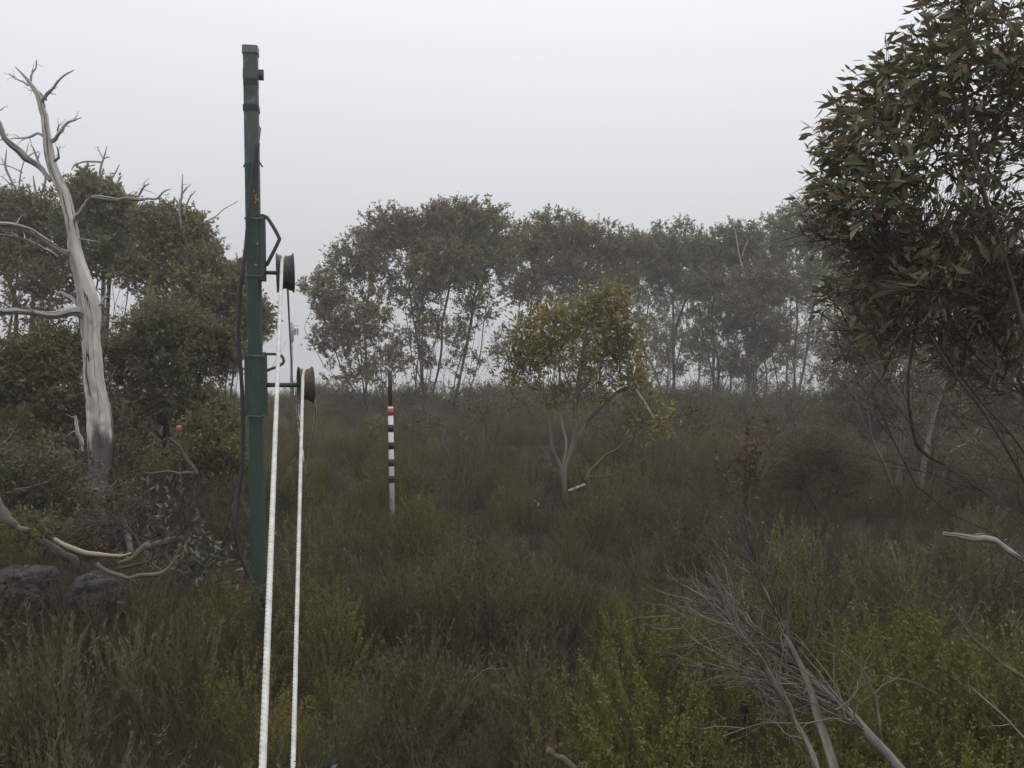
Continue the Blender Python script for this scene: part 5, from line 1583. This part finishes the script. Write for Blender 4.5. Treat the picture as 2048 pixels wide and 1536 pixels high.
def dome_mesh(name, mat, rng, n, R, H, L, W, per, ln=.16, detail=0, ang=.7):
    """Rounded bush: leafy sprigs on the outside of a lumpy dome, bare limbs inside."""
    a = Acc()
    lump = rng.normal(size=(7, 3)); lump = unit(lump + [0, 0, .4])
    for k in range(n):
        v = unit(rng.normal(size=3)); v[2] = abs(v[2]) * .9 + .05; v = unit(v)
        f = .62 + .38 * np.max(np.clip((lump @ v - .55) / .45, 0, 1)) + rng.normal() * .05
        p = np.array([v[0] * R * f, v[1] * R * f, v[2] * H * f])
        d0 = unit(v * .55 + rng.normal(size=3) * .25 + [0, 0, .65])
        st = rng.normal(.5, .25)
        l0 = ln * rng.uniform(.6, 1.35)
        q = p - d0 * l0 * .6
        if k % 3 == 0:
            tube(a, spline([np.array([0, 0, -.03]) + rng.normal(size=3) * [.04, .04, 0], p * [.55, .55, .5], q], 4), [.003, .0024, .0018, .0014], 3, .1, cap=False)
        tube(a, [q, q + d0 * l0 * 1.5], [.0016, .0006], 3, np.clip(st, 0, 1), cap=False)
        t = rng.uniform(.1, 1.02, per)
        pos = q + d0 * (l0 * 1.6 * t)[:, None] + rng.normal(size=(per, 3)) * .006
        leaves(a, pos, d0 + rng.normal(size=(per, 3)) * ang, L * rng.uniform(.6, 1.25, per), W, .1, np.clip(st + rng.normal(0, .18, per), 0, 1), detail, rng)
    return a.mesh(name, mat, False)


def proto_collection(key, meshes):
    c = bpy.data.collections.new("source_" + key)
    for i, me in enumerate(meshes):
        o = bpy.data.objects.new("%s_sprig_%02d" % (key, i), me)
        c.objects.link(o)
    PROTO[key] = (c, len(meshes))


def scatter(name, key, pts, scale, label, rng, tilt=.12, height=None):
    n = len(pts)
    if n == 0:
        return
    me = bpy.data.meshes.new(name)
    me.vertices.add(n); me.vertices.foreach_set("co", np.asarray(pts, float).ravel())
    col, k = PROTO[key]
    rot = np.stack([rng.normal(0, tilt, n), rng.normal(0, tilt, n), rng.uniform(0, 6.283, n)], -1)
    sc = np.repeat(np.asarray(scale)[:, None], 3, 1)
    if height is not None:
        sc[:, 2] *= height
    at = me.attributes.new("rot", 'FLOAT_VECTOR', 'POINT'); at.data.foreach_set("vector", rot.ravel())
    at = me.attributes.new("scl", 'FLOAT_VECTOR', 'POINT'); at.data.foreach_set("vector", sc.ravel())
    at = me.attributes.new("pick", 'INT', 'POINT'); at.data.foreach_set("value", rng.integers(0, k, n).astype(np.int32))
    o = bpy.data.objects.new(name, me); COL.objects.link(o)
    o["kind"] = "stuff"; o["label"] = label
    ng = bpy.data.node_groups.new(name + "_scatter", 'GeometryNodeTree')
    ng.interface.new_socket("Geometry", in_out='INPUT', socket_type='NodeSocketGeometry')
    ng.interface.new_socket("Geometry", in_out='OUTPUT', socket_type='NodeSocketGeometry')
    nd, lk = ng.nodes, ng.links
    gi, go = nd.new("NodeGroupInput"), nd.new("NodeGroupOutput")
    ci = nd.new("GeometryNodeCollectionInfo"); ci.inputs["Collection"].default_value = col
    ci.inputs["Separate Children"].default_value = True; ci.inputs["Reset Children"].default_value = True
    ip = nd.new("GeometryNodeInstanceOnPoints"); ip.inputs["Pick Instance"].default_value = True

    def attr(nm, tp):
        a = nd.new("GeometryNodeInputNamedAttribute"); a.data_type = tp; a.inputs["Name"].default_value = nm
        return a.outputs["Attribute"]
    er = nd.new("FunctionNodeEulerToRotation")
    lk.new(attr("rot", 'FLOAT_VECTOR'), er.inputs[0])
    lk.new(gi.outputs[0], ip.inputs["Points"]); lk.new(ci.outputs[0], ip.inputs["Instance"])
    lk.new(er.outputs[0], ip.inputs["Rotation"]); lk.new(attr("scl", 'FLOAT_VECTOR'), ip.inputs["Scale"]); lk.new(attr("pick", 'INT'), ip.inputs["Instance Index"])
    lk.new(ip.outputs[0], go.inputs[0])
    md = o.modifiers.new("scatter", 'NODES'); md.node_group = ng
    return o


def vnoise(x, y, s, seed):
    return np.array([mnoise.noise(Vector((a * s + seed * 13.7, b * s - seed * 5.1, seed * 2.3))) for a, b in zip(x, y)])


def heath():
    rng = np.random.default_rng(5)
    lean = lambda: (rng.uniform(-.05, .3), rng.normal() * .12)
    proto_collection("wisp", [sprig_mesh("wisp", H_WISP, rng, 30, .80, .11, .26, .034, .0074, 96, side=2, curve=.08, lean=lean(), leaf_ang=.30, start=.34, stem_r=.0022) for _ in range(6)])
    proto_collection("green", [dome_mesh("green", H_GREEN, rng, 130, .31, .56, .0195, .0086, 46, ln=.17) for _ in range(6)])
    proto_collection("mound", [dome_mesh("mound", H_WISP, rng, 92, .29, .60, .032, .0074, 56, ln=.26, ang=.34) for _ in range(5)])
    proto_collection("red", [sprig_mesh("red", H_RED, rng, 44, .48, .1, .48, .015, .006, 40, side=4, curve=.3, leaf_ang=.8, flowers=.12) for _ in range(4)])
    proto_collection("bare", [sprig_mesh("bare", H_TWIG, rng, 44, .6, .16, .38, .014, .004, 6, side=4, curve=.3, stem_r=.0022) for _ in range(3)])
    proto_collection("grass", [sprig_mesh("grass", H_GRASS, rng, 90, .32, .07, .55, .01, .002, 2, side=0, curve=.5, stem_r=.0016) for _ in range(3)])
    # candidate spots: wedge in front of the camera with a margin on both sides
    cand = []
    for y0, y1, dens, gap in ((3.0, 8.0, 30, .29), (8.0, 13.0, 20, .34), (13.0, 22.0, 16, .34), (22.0, 54.0, 5, .62)):
        k = int(dens * ((y1 ** 2 - y0 ** 2) * .66 + 2.4 * (y1 - y0)))
        yy = np.sqrt(rng.uniform(y0 ** 2, y1 ** 2, k)); xx = (rng.random(k) * 2 - 1) * (.66 * yy + 1.2)
        grid = {}
        for a_, b_ in zip(xx, yy):
            ci, cj = int(a_ // gap), int(b_ // gap)
            if any((a_ - p[0]) ** 2 + (b_ - p[1]) ** 2 < gap * gap for i in (-1, 0, 1) for j in (-1, 0, 1) for p in grid.get((ci + i, cj + j), ())):
                continue
            grid.setdefault((ci, cj), []).append((a_, b_)); cand.append((a_, b_))
    x, y = np.array(cand).T
    n = len(x)
    # thinner with distance is fine: nearer plants hide farther ones
    pn = vnoise(x, y, .55, 1); pm = vnoise(x, y, .9, 2); ph = vnoise(x, y, .45, 3)
    px = 1024 + FPX * x / y
    keep = np.ones(n, bool)
    for (bx, by, br) in [(-3.17, 6.75, .30), (-3.86, 6.95, .33)]:
        keep &= (x - bx) ** 2 + (y - by) ** 2 > br ** 2
    bare = ((x + 1.45) / .80) ** 2 + ((y - 4.65) / .50) ** 2 < 1
    bare |= ((x + 2.55) / .35) ** 2 + ((y - 7.0) / .45) ** 2 < 1
    keep &= ~(bare & (rng.random(n) < .88))
    # the line of sight past rocks and fallen limbs stays low
    low = (x < -2.2) & (y > 4.6) & (y < 7.6) & (x > -4.2)
    z = ground(x, y)
    green_zone = (x > .25 + .25 * pm) & (x < 3.6) & (y > 3.6) & (y < 6.9 + 1.2 * pn)
    mid_green = (x < -.12 * y) & (y > 12) & (y < 54)
    pole_green = (x > -2.7) & (x < -1.2) & (y > 5.0) & (y < 7.2)
    u = rng.random(n)
    kind = np.full(n, 0)
    kind[(pn > .12) & (u < .8)] = 2
    kind[(pm > .24) & (u < .6)] = 1
    kind[(u > .90)] = 3
    kind[mid_green & (u < .5)] = 1
    kind[pole_green & (u < .8)] = 1
    kind[green_zone & (u < .93)] = 1
    kind[(kind == 0) & (rng.random(n) < .7)] = 4
    front_left = (x < -1.7) & (y < 6.4) & (x < -2.1 + .5 * pm)
    kind[front_left & (u < .85)] = 0
    mid_front = (x > -1.2) & (x < .3) & (y < 6) & (pm < .25)
    kind[mid_front & (kind == 1) & (u < .6)] = 0
    far = y > 15
    pb = vnoise(x, y, 1.5, 4)
    scale = (.86 + .45 * ph + .55 * pb) * rng.uniform(.65, 1.3, n)
    scale = np.clip(scale, .35, 1.6)
    scale *= np.where(green_zone & (kind == 1), 1.15, 1.0)
    scale *= np.where(low & (y > 6.55), .55, 1.0)
    scale *= np.where(far, .82, 1.0) * np.where(y > 24, 1.3, 1.0) * np.where(y > 41, 1.15 + .9 * np.clip(vnoise(x, y, .35, 6), -.4, .7), 1.0)
    scale *= np.where((np.abs(x + 1.52 * y / 11) < .35) & (y > 8.5) & (y < 11.2), .82, 1.0)
    scale *= np.where((np.abs(x - .80 * y / 13.5) < .45) & (y > 11.6) & (y < 13.6), .5, 1.0)
    scale *= np.where((y < 4.0), .85, 1.0)
    pts = np.stack([x, y, z - .03], -1)
    names = {0: ("brown_heath", "wisp", "wiry grey brown heath covering the slope"), 1: ("green_heath", "green", "low olive green small leaved heath"),
             2: ("reddish_heath", "red", "reddish brown low heath with cream flowers"), 3: ("bare_heath", "bare", "bare grey twiggy heath"),
             4: ("grey_heath", "mound", "mounded grey olive feathery heath bushes")}
    for k, (nm, key, lab) in names.items():
        s = keep & (kind == k)
        scatter(nm, key, pts[s], scale[s], lab, rng)
    g = rng.random(150)
    gx = np.where(g < .5, -1.75 + rng.normal(0, .5, 150), -2.5 + rng.normal(0, .4, 150)); gy = np.where(g < .5, 4.9 + rng.normal(0, .4, 150), 6.8 + rng.normal(0, .5, 150))
    scatter("dry_grass", "grass", np.stack([gx, gy, ground(gx, gy) - .01], -1), rng.uniform(.6, 1.2, 150), "dry straw coloured grass tufts on bare soil", rng)
    # leaf litter on the bare soil
    m = 900
    lx = np.where(rng.random(m) < .6, -1.75 + rng.normal(0, .45, m), -2.5 + rng.normal(0, .35, m)); ly = np.where(lx > -2.1, 4.75 + rng.normal(0, .4, m), 6.9 + rng.normal(0, .5, m))
    a = Acc()
    leaves(a, np.stack([lx, ly, ground(lx, ly) + rng.uniform(.006, .05, m)], -1), np.stack([rng.normal(size=m), rng.normal(size=m), rng.normal(0, .15, m)], -1), rng.uniform(.04, .08, m), .016, .1, rng.random(m), 1, rng)
    o = a.build("leaf_litter", leaf_mat("dry_leaf", [(.12, .08, .045), (.2, .14, .07), (.3, .24, .12), (.09, .06, .04)], trans=.1), smooth=False, kind="stuff")
    o["label"] = "dry fallen gum leaves on bare soil"


heath()
